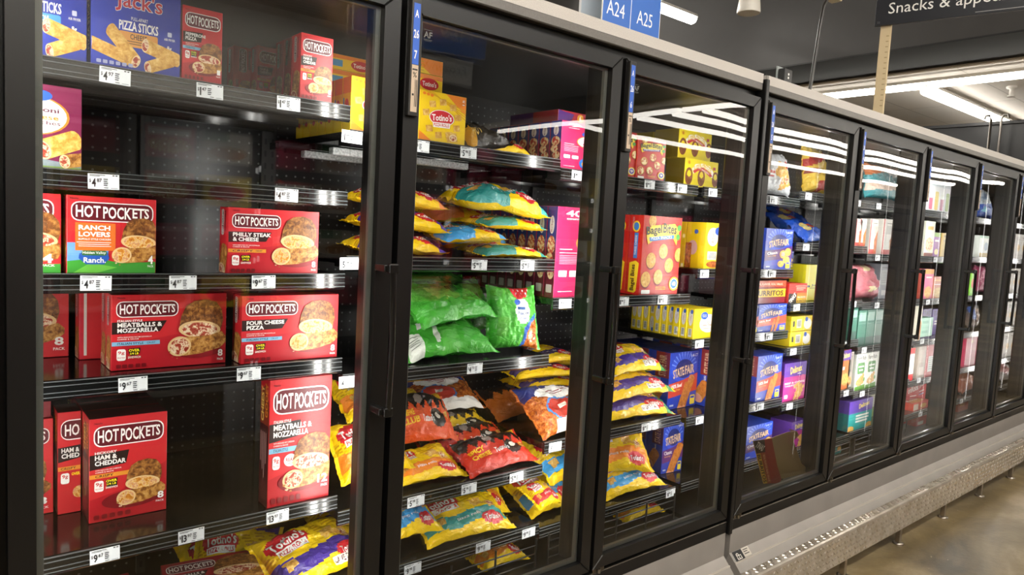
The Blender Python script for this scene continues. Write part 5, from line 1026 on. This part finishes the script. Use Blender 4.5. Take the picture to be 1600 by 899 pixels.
px_box('taquito_box', 'purple and magenta taquito carton behind the torn carton bottom right', (1232, 722), (1254, 716), (1235, 662), 5, 5, '5a2f9a', lambda a: delimex(a, 'b02a86', []), None, G_DX, d=.12, y=.29, w=.15)
# torn open carton
ty = .082
def tp(u, v, y=ty): return at_y(u, v, y)
q = MB(); K = lambda c, r=(1130, 600), s=6: (r[0]+c[0]/s, r[1]+c[1]/s)
brown = [(455, 510), (610, 452), (690, 445), (712, 480), (660, 535), (735, 750), (805, 770), (798, 830), (545, 892), (505, 760)]
strip = [(283, 537), (455, 510), (505, 760), (545, 892), (535, 935), (378, 935)]
def slab(pts, c, y, th, back='8a7450'):
    f = [tp(*K(p), y) for p in pts]; f = [Vector((min(p.x, 3.112), p.y, max(p.z, .266))) for p in f]; b = [p+Vector((0, th, 0)) for p in f]; n = len(f)
    tri = tessellate_polygon([[Vector((p.x, p.z, 0)) for p in f]])
    q.raw(f, tri, mat(c, 'card')); q.raw(b, tri, mat(back, 'card'))
    for i in range(n): q.face([f[i], f[(i+1) % n], b[(i+1) % n], b[i]], mat(back, 'card'))
slab(brown, 'a88f64', ty, .004); slab(strip, 'a82426', ty-.003, .004)
slab([(283, 537), (388, 522), (395, 640), (310, 655)], '1a1718', ty-.0045, .001); slab([(308, 660), (350, 653), (415, 930), (378, 938)], 'ecc034', ty-.0045, .001); slab([(360, 655), (395, 648), (450, 925), (420, 930)], 'b8562a', ty-.0045, .001)
def qmap(a, b, c, d, yy):
    A, B, Cc, Dd = (tp(*K(p), yy) for p in (a, b, c, d))
    return lambda x, y, o: (A*(1-x)+B*x)*(1-y)+(Dd*(1-x)+Cc*x)*y+Vector((0, -o, 0))
q.art(qmap((283, 537), (388, 522), (395, 640), (310, 655), ty-.005), [('t', 'TINAS', .1, .25, .95, .75, WHT, .04, -42)], .8)
q.art(qmap((308, 660), (350, 653), (415, 930), (378, 938), ty-.005), [('t', 'BURRITOS', .12, .03, .9, .97, '16130f', .04, -90)], .2)
q.art(qmap((360, 655), (395, 648), (450, 925), (420, 930), ty-.005), [('t', 'REAL FLAVOR REAL VALUE', .25, .05, .75, .95, 'f0c0a0', .02, -90)], .2)
# folded side flaps standing back from the face
for a, b in (((690, 445), (712, 480)), ((735, 750), (805, 770))):
    f0, f1 = tp(*K(a)), tp(*K(b)); f0.x, f1.x = min(f0.x, 3.105), min(f1.x, 3.105); q.face([f0, f1, f1+Vector((.01, .045, 0)), f0+Vector((.01, .045, 0))], mat('7d6843', 'card'))
o = q.build('torn_carton'); tag(o, 'torn open burrito carton showing bare brown board leaning inside the fourth door', 'box')

# fifth door
tb = plain_bag('teal_poly', '2f7f86', [('p', [(0, 0), (1, 0), (1, .3), (.5, .2), (0, .4)], 'b86a3a'), ('e', .7, .2, .16, .14, 'e4e8e6'), ('p', [(0, .6), (1, .5), (1, .72), (0, .8)], 'c8b0a0')], [], at_y(1400, 300, .3).x-at_y(1344, 300, .3).x, .21, .06, 111)
slide(tb, 'snack_bag', 'teal and orange film bag standing tall on the fifth door top shelf', 1372, 270, .31, 0, 82, 0)  # bag shape stands in for a reflection in the door glass
G_W5 = 'white and red spined cartons in the fifth door'
ws = lambda a: [('r', 0, 0, .12, 1, 'b02a2a'), ('r', 0, .86, 1, 1, 'b8342c'), ('p', [(.6, .6), (1, .3), (1, .9), (.7, 1)], 'wing'), ('r', .3, .1, .85, .13, '8a8680'), ('r', .3, .18, .85, .42, 'b8b4ac')]
for i, (a, b, lb) in enumerate(((1334, 1344, 'leftmost white red-edged carton in the fifth door row'), (1346, 1356, 'second white red-edged carton in the fifth door row'), (1357, 1369, 'third white red-edged carton in the fifth door row'))):
    px_box('frozen_meal_box', lb, (a, 389), (b, 390), (a+1.5, 342), 5, 1, 'd8d4cc', ws, None, G_W5, d=.2)
px_box('frozen_meal_box', 'white carton with red foot apart at the right of the fifth door row', (1377, 391), (1396, 393), (1379, 342), 6, 1, 'd8d4cc', ws, None, G_W5, d=.2, w=.16)
pk = plain_bag('pink_crinkle', 'c0707a', [('p', [(.2, .1), (.55, .05), (.6, .2), (.25, .25)], 'd8c89a'), ('p', [(.4, .7), (.7, .66), (.72, .8), (.42, .86)], 'd8c89a')], [], at_y(1366, 450, .3).x-at_y(1328, 450, .3).x, .22, .12, 112)
slide(pk, 'snack_bag', 'crinkled pink film bag bulging on the fifth door middle shelf', 1346, 446, .31, 0, 78, 0)
G_GR = 'pale grey cartons behind the pink film bag'
gr = lambda a: [('r', .1, .08, .9, .12, '8a8c90'), ('r', .1, .18, .9, .6, 'c4c6c8')]+[('r', .15, .22+.05*i, .85, .235+.05*i, '8f9196') for i in range(7)]+[('r', .2, .75, .8, .9, 'dedede')]
for i, (a, b, lb) in enumerate(((1336, 1352, 'left pale grey carton behind the pink film bag'), (1354, 1368, 'right pale grey carton behind the pink film bag'))):
    px_box('frozen_meal_box', lb, (a, 466), (b, 466), (a+2, 413), 5, 2, '9a9ca0', gr, None, G_GR, y=.46, d=.12)
px_box('frozen_meal_box', 'pale grey and blue carton right of the pink film bag', (1372, 470), (1388, 470), (1375, 413), 6, 2, 'a8acb4', gr, None, G_GR, y=.36, d=.12, w=.15)
G_DG = 'dark green cartons in the fifth door'
dg = lambda a: [('r', .1, .06, .9, .3, '8fb0a4'), ('r', .1, .36, .9, .38, '5f8a7c'), ('r', 0, .75, 1, 1, '1d443a')]
for i, lb in enumerate(('leftmost dark green carton in the fifth door row', 'second dark green carton in the fifth door row', 'third dark green carton in the fifth door row', 'rightmost dark green carton in the fifth door row')):
    a = 1325+13.3*i; px_box('frozen_meal_box', lb, (a, 534-1.2*i), (a+12.6, 533-1.2*i), (a+2.5, 481), 5, 3, '2f6a58', dg, None, G_DG, d=.2)
px_box('taquito_box', 'orange and purple topped taquito carton in the fifth door', (1311, 610), (1325, 608), (1314, 549), 5, 4, 'e0702a', lambda a: [('r', 0, 0, 1, .26, '5a2f9a'), ('t', 'Delimex', .1, .06, .9, .2, 'f0dc6a', .04, 6), ('e', .5, .75, .42, .16, 'gold'), ('r', .1, .42, .4, .5, WHT)], None, G_DX)
px_box('frozen_meal_box', 'brownish grey carton with sideways lettering beside the orange carton', (1326, 607), (1333, 606), (1329, 551), 5, 4, '8f877f', lambda a: [('t', 'Popping', .3, .1, .8, .55, '2a2624', .02, -90), ('e', .5, .8, .4, .12, 'crust')], None, None)
G_FR = 'white mozzarella stick cartons'
fr = lambda a: [('r', 0, .0, 1, .1, 'eef0ea'), ('t', 'Farm Rich', .08, .06, .92, .17, '2a2a28', .03), ('rr', .12, .24, .85, .55, .06, '3f8a3a'), ('r', .2, .33, .78, .37, WHT), ('r', .28, .43, .7, .47, WHT)]+roll(.4, .72, .35, .12, 30, a, 'cheese', 'gold')+roll(.65, .7, .35, .12, 60, a, 'cheese', 'gold')+roll(.55, .8, .35, .12, 10, a, 'cheese', 'gold')+[('p', [(0, .9), (1, .86), (1, 1), (0, 1)], '5f9a3a'), ('e', .85, .72, .08, .06, '4f9a3a')]
for i, (a, b, lb) in enumerate(((1335, 1350.5, 'left white mozzarella stick carton in the fifth door'), (1351.5, 1367, 'middle white mozzarella stick carton in the fifth door'), (1369, 1384, 'right white mozzarella stick carton in the fifth door'))):
    px_box('mozzarella_stick_box', lb, (a, 605-1.5*i), (b, 603-1.5*i), (a+3, 551-1.2*i), 5 if i < 2 else 6, 4, 'eceee6', fr, None, G_FR, z=V[5][4] if i < 2 else V[6][4])
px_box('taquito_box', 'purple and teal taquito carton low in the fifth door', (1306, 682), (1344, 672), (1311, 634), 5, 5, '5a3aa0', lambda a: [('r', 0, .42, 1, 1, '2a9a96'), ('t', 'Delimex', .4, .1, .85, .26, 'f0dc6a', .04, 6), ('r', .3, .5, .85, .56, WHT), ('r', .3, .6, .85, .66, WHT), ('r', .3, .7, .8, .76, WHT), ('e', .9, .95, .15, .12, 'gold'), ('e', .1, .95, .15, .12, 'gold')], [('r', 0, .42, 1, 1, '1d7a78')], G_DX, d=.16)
px_box('frozen_meal_box', 'olive green carton at the right of the purple and teal carton', (1343, 664), (1370, 659), (1347, 615), 5, 5, '7f9a4a', lambda a: [('rr', .06, .08, .8, .62, .03, 'd8d8c8')]+[('r', .12, .15+.08*i, .74, .17+.08*i, '8a8a7a') for i in range(6)]+[('e', .95, .8, .12, .25, 'gold')], None, None, y=.36, d=.14)
carton('taquito_box', 'teal taquito carton on the cooler floor of the fifth door', 3.75, 3.93, .06, .2, .29, DECKZ, '2a8a88', lambda a: [('r', 0, 0, 1, .3, '1f6a70'), ('e', .85, .5, .12, .3, 'gold')], None, None, G_DX)
# sixth door
px_box('ice_pop_box', 'white carton with pink and green ice pops in the sixth door', (1445, 336), (1484, 340), (1450, 283), 6, 0, 'e6e8ea', lambda a: [('r', 0, .0, 1, .12, 'c8d4d8')]+[('rr', .1+.22*i, .3, .24+.22*i, .95, .06, ['d0386a', 'd8c04a', 'a83a78', '8fae4a'][i]) for i in range(4)]+[('rr', .1+.22*i, .3, .24+.22*i, .55, .06, 'eef0ee') for i in (0, 2)], None, None, d=.16)
px_box('pizza_box', 'pale carton picturing a small round pizza in the sixth door', (1442, 407), (1456, 408), (1445, 345), 6, 1, 'dfe2d0', lambda a: [('e', .5, .66, .42, .2, 'pizza'), ('r', .2, .14, .8, .24, 'c8a03a'), ('r', 0, .9, 1, 1, '7a3a20')], None, None)
px_box('potato_snack_box', 'purple carton with a green cap between pizza and yellow cartons', (1456, 408), (1466, 409), (1458, 363), 6, 1, '8a3f9a', lambda a: [('r', 0, 0, 1, .18, '7fae4a'), ('r', .15, .3, .85, .38, WHT), ('e', .5, .8, .3, .12, 'f0dca0')], None, None)
px_box('potato_snack_box', 'yellow carton at the right of the purple carton in the sixth door', (1467, 409), (1481, 411), (1470, 364), 6, 1, 'd8b83a', lambda a: [('r', 0, 0, .25, 1, 'e8c02a'), ('r', .3, .1, .9, .16, '8a7a3a'), ('r', .3, .3, .9, .34, '8a7a3a')], None, None)
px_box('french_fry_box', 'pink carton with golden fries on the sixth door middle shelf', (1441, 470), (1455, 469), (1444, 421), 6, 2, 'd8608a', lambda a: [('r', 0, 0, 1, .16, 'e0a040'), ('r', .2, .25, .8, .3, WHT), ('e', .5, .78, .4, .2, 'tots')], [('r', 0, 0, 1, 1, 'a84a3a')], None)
px_box('potato_snack_box', 'orange carton with golden bites beside the pink fries carton', (1456, 469), (1474, 468), (1458, 433), 6, 2, 'c8641e', lambda a: [('r', .1, .12, .9, .2, 'e8a040'), ('r', .1, .34, .9, .37, WHT), ('e', .5, .74, .45, .24, 'tots')], None, None)
px_box('frozen_meal_box', 'white and orange carton at the left edge of the sixth door', (1430, 533), (1437, 532), (1433, 478), 6, 3, 'e8e2d0', lambda a: [('e', .6, .7, .5, .3, 'wing'), ('r', 0, 0, .4, 1, 'f0f0ec')], None, None)
for i, (a, b, lb) in enumerate(((1438, 1451, 'left purple block lettered carton in the sixth door'), (1453, 1468, 'right purple block lettered carton in the sixth door'))):
    px_box('frozen_treat_box', lb, (a, 531), (b, 529), (a+2, 484), 6, 3, '5a4a9a', lambda a_: [('t', 'TAG', .1, .06, .9, .26, '2a2050', .04), ('r', .25, .45, .75, .5, WHT), ('r', .25, .55, .75, .6, WHT)], None, 'purple block lettered cartons', y=.34)
for i, lb in enumerate(('lower mint green carton before the purple block lettered pair', 'upper mint green carton before the purple block lettered pair')):
    x0 = at_y(1437, 531, .27).x; x1 = at_y(1455, 531, .27).x
    carton('frozen_treat_box', lb, x0, x1, .062, .06, .27, V[6][3]+.063*i, '9fd8c0', lambda a: [('r', .1, .3, .6, .6, '7ab8a0')], None, None, 'mint green cartons')
px_box('frozen_meal_box', 'white and red carton at the left of the sixth door lower shelf', (1417, 588), (1425, 587), (1420, 540), 6, 4, 'd8d4cc', lambda a: [('r', 0, 0, 1, .18, 'b8242c'), ('r', 0, .8, 1, 1, 'b8242c'), ('r', .2, .3, .8, .7, 'b0aca4')], None, None)
px_box('frozen_meal_box', 'beige carton standing beside the red and white carton', (1432, 588), (1444, 586), (1435, 541), 6, 4, 'b8aca0', lambda a: [('r', .15, .1, .85, .5, 'c8beb4'), ('r', .2, .65, .8, .9, 'dcd4cc')], None, None)
px_box('frozen_meal_box', 'red carton with a white panel on the sixth door lower shelf', (1445, 587), (1459, 585), (1448, 541), 6, 4, 'c02430', lambda a: [('r', .2, .35, .85, .85, 'dcdcd8')]+[('r', .28, .4+.07*i, .78, .42+.07*i, '8a8a88') for i in range(6)], None, None)
G_6 = 'red cartons tumbled on the sixth door bottom shelf'
rc = lambda a: [('t', 'onRoos', .1, .12, .9, .4, WHT, .04, 10), ('r', .3, .55, .8, .6, WHT), ('r', .3, .68, .8, .73, '8fb8e0')]
carton('frozen_snack_box', 'red carton leaning at the back of the tumbled red cartons', at_y(1432, 630, .36).x, at_y(1453, 630, .36).x, .17, .05, .37, V[6][5], 'c4222c', rc, None, None, G_6, .1)
carton('frozen_snack_box', 'red carton at the left of the tumbled red cartons', at_y(1414, 635, .36).x, at_y(1430, 630, .36).x, .16, .05, .36, V[6][5], 'b41e28', rc, None, None, G_6, -.1)
carton('frozen_snack_box', 'red and orange carton lying flat in front of the tumbled cartons', at_y(1425, 645, .28).x, at_y(1450, 640, .28).x, .05, .075, .275, V[6][5], 'c43a2a', lambda a: [('r', .0, .1, .3, .9, 'dcd0c0'), ('e', .6, .5, .2, .3, 'gold')], None, lambda a: [('e', .5, .5, .4, .35, 'gold'), ('t', 'Roos', .1, .1, .7, .4, WHT, .04)], G_6)
carton('frozen_snack_box', 'red carton with a barcode panel on the sixth door cooler floor', at_y(1432, 660, .29).x, at_y(1449, 660, .29).x, .06, .1, .29, DECKZ, 'b8222c', lambda a: [('r', .1, .5, .6, .9, 'dcd6d0')], None, None, G_6)
# seventh door
bw = plain_bag('blue_white', 'b8c4d0', [('p', [(0, .6), (1, .5), (1, 1), (0, 1)], '2a56b8'), ('e', .3, .3, .2, .14, '8fa8c8'), ('p', [(.1, .8), (.4, .6), (.5, .9)], '4ab0d0')], [], .26, .23, .07, 121)
slide(bw, 'frozen_fish_bag', 'pale and blue film bag standing on the seventh door top shelf', 1537, 320, .31, 0, 80, 0)
px_box('frozen_meal_box', 'white carton with green cap on the seventh door second shelf', (1527, 412), (1542, 413), (1530, 368), 7, 1, 'dfe6e0', lambda a: [('r', 0, 0, 1, .1, '8ac0a0'), ('r', .1, .8, 1, 1, 'b89a3a'), ('e', .7, .5, .2, .2, '8fa8b8')], None, None)
px_box('frozen_meal_box', 'lime and orange striped carton at the left of the seventh door middle shelf', (1514, 469), (1519, 469), (1517, 424), 7, 2, '7fc83a', lambda a: [('e', .6, .5, .4, .2, 'd8502a')], None, None)
pm = plain_bag('pink_film', 'b03a68', [('p', [(.2, .1), (.6, .2), (.5, .6), (.3, .5)], 'c86a8a')], [], .25, .22, .08, 122)
slide(pm, 'frozen_fruit_bag', 'crimson film bag bulging on the seventh door middle shelf', 1535, 445, .31, 0, 80, 0)
cb_ = plain_bag('cocoa', '3a2418', [('e', .3, .4, .2, .3, '2a5aa8'), ('p', [(.5, .2), (.9, .3), (.7, .9)], '7a5230')], [], .22, .2, .08, 123)
slide(cb_, 'frozen_fruit_bag', 'dark brown bag with a blue spot in the seventh door', 1519, 500, .31, 0, 76, 0)
G_CR = 'crimson blocks added as reflections in the seventh door'  # crimson blocks stand in for a display mirrored in the glass
cr = lambda a: [('p', [(.45, .12), (.6, .08), (.66, .14), (.5, .2)], 'c89a4a'), ('r', 0, .74, 1, .755, '6a1228')]
for i, (a, b, lb) in enumerate(((1505, 1521, 'left crimson block added for a reflection in the seventh door'), (1522, 1538, 'middle crimson block added for a reflection in the seventh door'), (1539, 1552, 'right crimson block added for a reflection in the seventh door'))):
    px_box('frozen_fruit_box', lb, (a, 583-1.8*i), (b, 581-1.8*i), (a+3, 530-1.5*i), 7, 4, 'a82048', cr, None, G_CR, d=.2)
ob = plain_bag('rust', '9a4a28', [('p', [(.0, .0), (1, .1), (1, .25), (0, .2)], 'c8b0a0'), ('p', [(.6, .3), (1, .2), (1, .5)], '6a7a3a')], [], .32, .22, .1, 124)
slide(ob, 'frozen_meat_bag', 'rust brown film bag slumped on the seventh door bottom shelf', 1512, 612, .31, 0, 30, 0)
carton('frozen_meat_box', 'orange and red carton low on the seventh door cooler floor', at_y(1497, 645, .29).x, at_y(1512, 640, .29).x, .085, .12, .29, DECKZ, 'b84a2a', lambda a: [('r', .1, .2, .6, .5, 'e0a060')], None, None)
# eighth door: rows of white cartons
G_8 = 'white cartons with gold pictures in the eighth door'
wm = carton_mesh('white_gold', .135, .2, .1, 'cfc9c0', [('r', .15, .12, .6, .16, '5a4a44'), ('r', .15, .2, .8, .23, '8a8078'), ('e', .6, .55, .28, .14, 'gold'), ('r', .1, .82, .9, .9, 'b8b0a8')], [('r', .3, .1, .7, .9, 'bab4ac')])
for bay in (9, ):
    for k in (1, 2, 3, 4):
        for i in range(4):
            put(wm, 'frozen_meal_box', f"{ORD[i]} white gold-pictured carton from the left on the {['top', 'second', 'third', 'fourth', 'fifth'][k]} shelf of the eighth door", 'box', (xb(bay)+.15+.14*i, .33, V[bay][k]+.0006), 0, G_8)
sf_ = plain_bag('foil', 'b8b2b0', [('p', [(0, .2), (.4, .1), (.6, .8), (.1, .9)], 'c88a8a'), ('p', [(.7, .3), (1, .4), (.9, .8)], 'a84a4a')], [], .3, .2, .12, 131)
slide(sf_, 'frozen_meat_bag', 'crumpled silver foil bag on the bottom shelf of the eighth door', 1568, 598, .31, 0, 40, 0)

# ------------------------------------------------------------------ stock of the cooler across the aisle
KND = (('white and green', 'frozen_meal_box', 'd8d4c8', [('r', .5, 0, 1, .3, '2f7a4a'), ('e', .5, .68, .4, .2, 'crust')]), ('brown and white', 'frozen_meal_box', 'cfc6b4', [('r', 0, 0, 1, .25, '6a4a30'), ('e', .5, .65, .38, .22, 'wing')]), ('red', 'frozen_meal_box', 'b82a2a', [('e', .5, .6, .4, .24, 'pizza'), ('r', .1, .1, .9, .3, WHT)]), ('crimson', 'frozen_fruit_box', 'a82048', [('r', .1, .1, .9, .25, 'd8a0b0')]), ('yellow', 'frozen_snack_box', 'e0c02a', [('e', .5, .55, .38, .26, 'c9252f')]))
OM = {}
for i in range(11):
    for k, z in enumerate((.82, 1.16, 1.48, 1.76)):
        for j in range(2):
            r = random.Random(i*31+k*7+j*3); n = r.randrange(5) if i < 7 else r.choice((0, 1, 3, 3)); c_, nm, bc, fr_ = KND[n]
            if n not in OM: OM[n] = carton_mesh('across', .30, .24, .14, bc, [])
            if n not in OM or 'done' not in OM[n]:
                q = MB(); q.bevbox(-.15, -.07, 0, .15, .07, .20, mat(bc)); q.art(lambda x, y, o: (.15-x*.30, .07+o, .20-y*.20), fr_, 1.5); OM[n] = q.mesh('across'); OM[n]['done'] = 1
            o = bpy.data.objects.new(nm, OM[n]); COL.objects.link(o); o.location = (-1.5+.78*(i+2)+.215+.35*j, OY-.24, z+.001)
            tag(o, f"{c_} carton {['nearer', 'farther'][j]} in bay {ORD[i] if i < 10 else 'last'} on the {['second', 'third', 'fourth', 'top'][k]} shelf across the aisle", 'box', 'cartons in the cooler across the aisle')
# ------------------------------------------------------------------ shelf price tags
def price_tag(u, v, big, sup, z, where, thing_='under', w=.060, h=.033):
    p = at_y(u, v, SY-.0105); q = MB(); q.box(-w/2, -.0006, -h/2, w/2, 0, h/2, mat('eef2f4', 'paper'))
    T = '16181c'; it = [('r', .05, .06, .55, .10, T), ('r', .05, .14, .38, .17, T), ('r', .78, .05, .85, .12, T), ('r', .88, .05, .95, .12, T)]
    xx = .12; clear = u < 890
    if clear:
        it.append(('t', '$', .04, .34, .10, .60, T, .02))
        for ch in big:
            cw = .05 if ch == '1' else .13; it.append(('t', ch, xx, .30, xx+cw, .86, T, .04)); xx += cw+.02
        it += [('t', sup, xx+.01, .30, xx+.17, .55, T, .03)]
    else: it += [('r', .07, .32, .10, .55, T), ('rr', .14, .30, .27, .84, .05, '3c3e42'), ('r', .31, .32, .44, .52, '4a4c50')]; xx = .27
    for i in range(4): it.append(('r', xx+.22, .30+.13*i, xx+.36-.02*(i % 2), .37+.13*i, '4a4d52'))
    it += [('r', .50, .88, .64, .92, T), ('r', .72, .9, .94, .93, '6a6d72')]
    q.art(lambda x, y, o: (-w/2+x*w, -.0007-o, h/2-y*h), it, w/h, 'paper')
    o = q.build('price_tag', None, (p.x, SY-.0105, z-.018)); o.rotation_euler = (0, math.radians(random.Random(int(u*7+v)).uniform(-1.5, 1.5)), 0)
    tag(o, f'white ${big}.{sup} price tag {where}' if clear else f'white shelf price tag {where}', 'price tag', 'shelf price tags')
for a in ((180, 121, '4', '97', S1, 'under the CHEESE pizza sticks'), (328, 145, '1', '47', S1, 'under the single PEPPERONI PIZZA carton'), (451, 163, '1', '47', S1, 'under the single HAM & CHEDDAR carton'),
    (162, 282, '4', '87', S2, 'right of the maroon carton'), (448, 304, '4', '87', S2, 'above the PHILLY STEAK carton'), (150, 443, '4', '87', S3, 'under the ranch chicken carton'), (286, 443, '4', '87', S3, 'between the ranch chicken carton and PHILLY STEAK'), (412, 442, '9', '67', S3, 'under the PHILLY STEAK carton'),
    (208, 597, '9', '67', S4, 'under the eight-pack MEATBALLS carton'), (389, 582, '9', '67', S4, 'under FOUR CHEESE PIZZA'), (164, 866, '9', '67', S5, 'lowest at the left of the first door'), (299, 836, '13', '97', S5, 'lowest in the middle of the first door'), (434, 804, '13', '97', S5, 'under the twelve-pack carton'),
    (550, 213, '1', '98', Z1, 'seen past the end of the first door top shelf'), (547, 408, '5', '98', Z2, 'below the purple bags past the first door'), (545, 597, '4', '73', Z3, 'past the end of the FOUR CHEESE shelf'),
    (657, 229, '1', '98', Z1, 'at the left edge of the second door top shelf'), (732, 241, '5', '98', Z1, 'right of the yellow pizza roll carton'), (749, 413, '5', '98', Z2, 'under the blue bag stack'), (824, 413, '5', '98', Z2, 'under the teal bag stack'),
    (742, 576, '4', '73', Z3, 'under the green bags'), (650, 783, '5', '98', Z4, 'at the left below the heap of red bags'), (733, 762, '5', '98', Z4, 'in the middle below the heap of red bags'), (807, 745, '5', '98', Z4, 'under the SPICY CHEESE bag'),
    (645, 890, '9', '98', Z5, 'at the left of the second door bottom rail'), (755, 855, '9', '98', Z5, 'in the middle of the second door bottom rail'), (826, 832, '9', '98', Z5, 'at the right of the second door bottom rail'),
    (902, 289, '2', '97', Y1, 'under the pink nine-count carton'), (883, 477, '7', '48', Y2, 'under the tall pink carton'), (868, 691, '8', '97', Y4, 'under the boneless wing bag'), (1014, 303, '3', '24', Y1, 'under the nine-count bagel snack'), (1065, 308, '4', '47', Y1, 'under the front pretzel carton'),
    (974, 472, '7', '48', Y2, 'left of the forty-count bagel snack'), (1035, 471, '9', '44', Y2, 'under the forty-count bagel snack'), (1010, 667, '9', '98', Y4, 'under the GAME DAY bags'), (1048, 768, '9', '98', Y5, 'bottom of the third door'),
    (1114, 300, '4', '47', V[4][0], 'past the right end of the pretzel shelf'), (1101, 426, '4', '24', V[4][1], 'under the upright corn dog carton'), (1093, 537, '4', '24', V[4][2], 'under the frontmost corn dog carton'), (1094, 655, '9', '97', V[4][3], 'past the right end of the GAME DAY shelf'),
    (1208, 318, '5', '97', V[4][0], 'under the silver bag'), (1207, 426, '8', '97', V[4][1], 'under the blue mini corn dog carton'), (1202, 524, '9', '97', V[4][2], 'under the fourth door 100% Beef carton'), (1188, 636, '9', '97', V[4][3], 'under the 100% Beef and purple pair'),
    (1264, 301, '5', '97', V[5][0], 'under the dark red striped yellow bag'), (1260, 383, '3', '97', V[5][1], 'under the blue and red snack bag'), (1245, 480, '4', '48', V[5][2], 'under the small burrito carton'), (1240, 545, '4', '24', V[5][3], 'under the flat corn dog cartons'), (1234, 632, '7', '97', V[5][4], 'under the purple and pink taquito carton'),
    (1341, 318, '4', '97', V[5][0], 'at the left of the fifth door top shelf'), (1373, 324, '6', '97', V[6][0], 'under the teal film bag'), (1372, 397, '5', '47', V[6][1], 'right of the white red-edged cartons'), (1334, 476, '4', '97', V[5][2], 'under the pink film bag'), (1371, 472, '6', '47', V[6][2], 'under the grey and blue carton'),
    (1324, 537, '5', '97', V[5][3], 'at the left under the dark green cartons'), (1351, 540, '5', '97', V[6][3], 'at the right under the dark green cartons'), (1322, 616, '7', '97', V[5][4], 'under the orange taquito carton'), (1348, 608, '6', '97', V[6][4], 'under the mozzarella stick cartons'),
    (1487, 336, '4', '97', V[7][0], 'under the ice pops'), (1461, 411, '3', '97', V[6][1], 'under the purple green-capped carton'), (1450, 473, '3', '97', V[6][2], 'under the pink fries carton'), (1441, 534, '4', '97', V[6][3], 'under the mint cartons'), (1470, 528, '4', '47', V[7][3], 'right of the purple lettered pair'), (1436, 592, '5', '97', V[6][4], 'under the beige carton'), (1438, 650, '3', '97', V[6][5], 'under the tumbled red cartons'), (1503, 620, '9', '97', V[7][5], 'under the rust brown bag')):
    u, v, bg, sp_, z, wh = a; price_tag(u, v, bg, sp_, z, wh)

print('UNSETTLED', OVER)
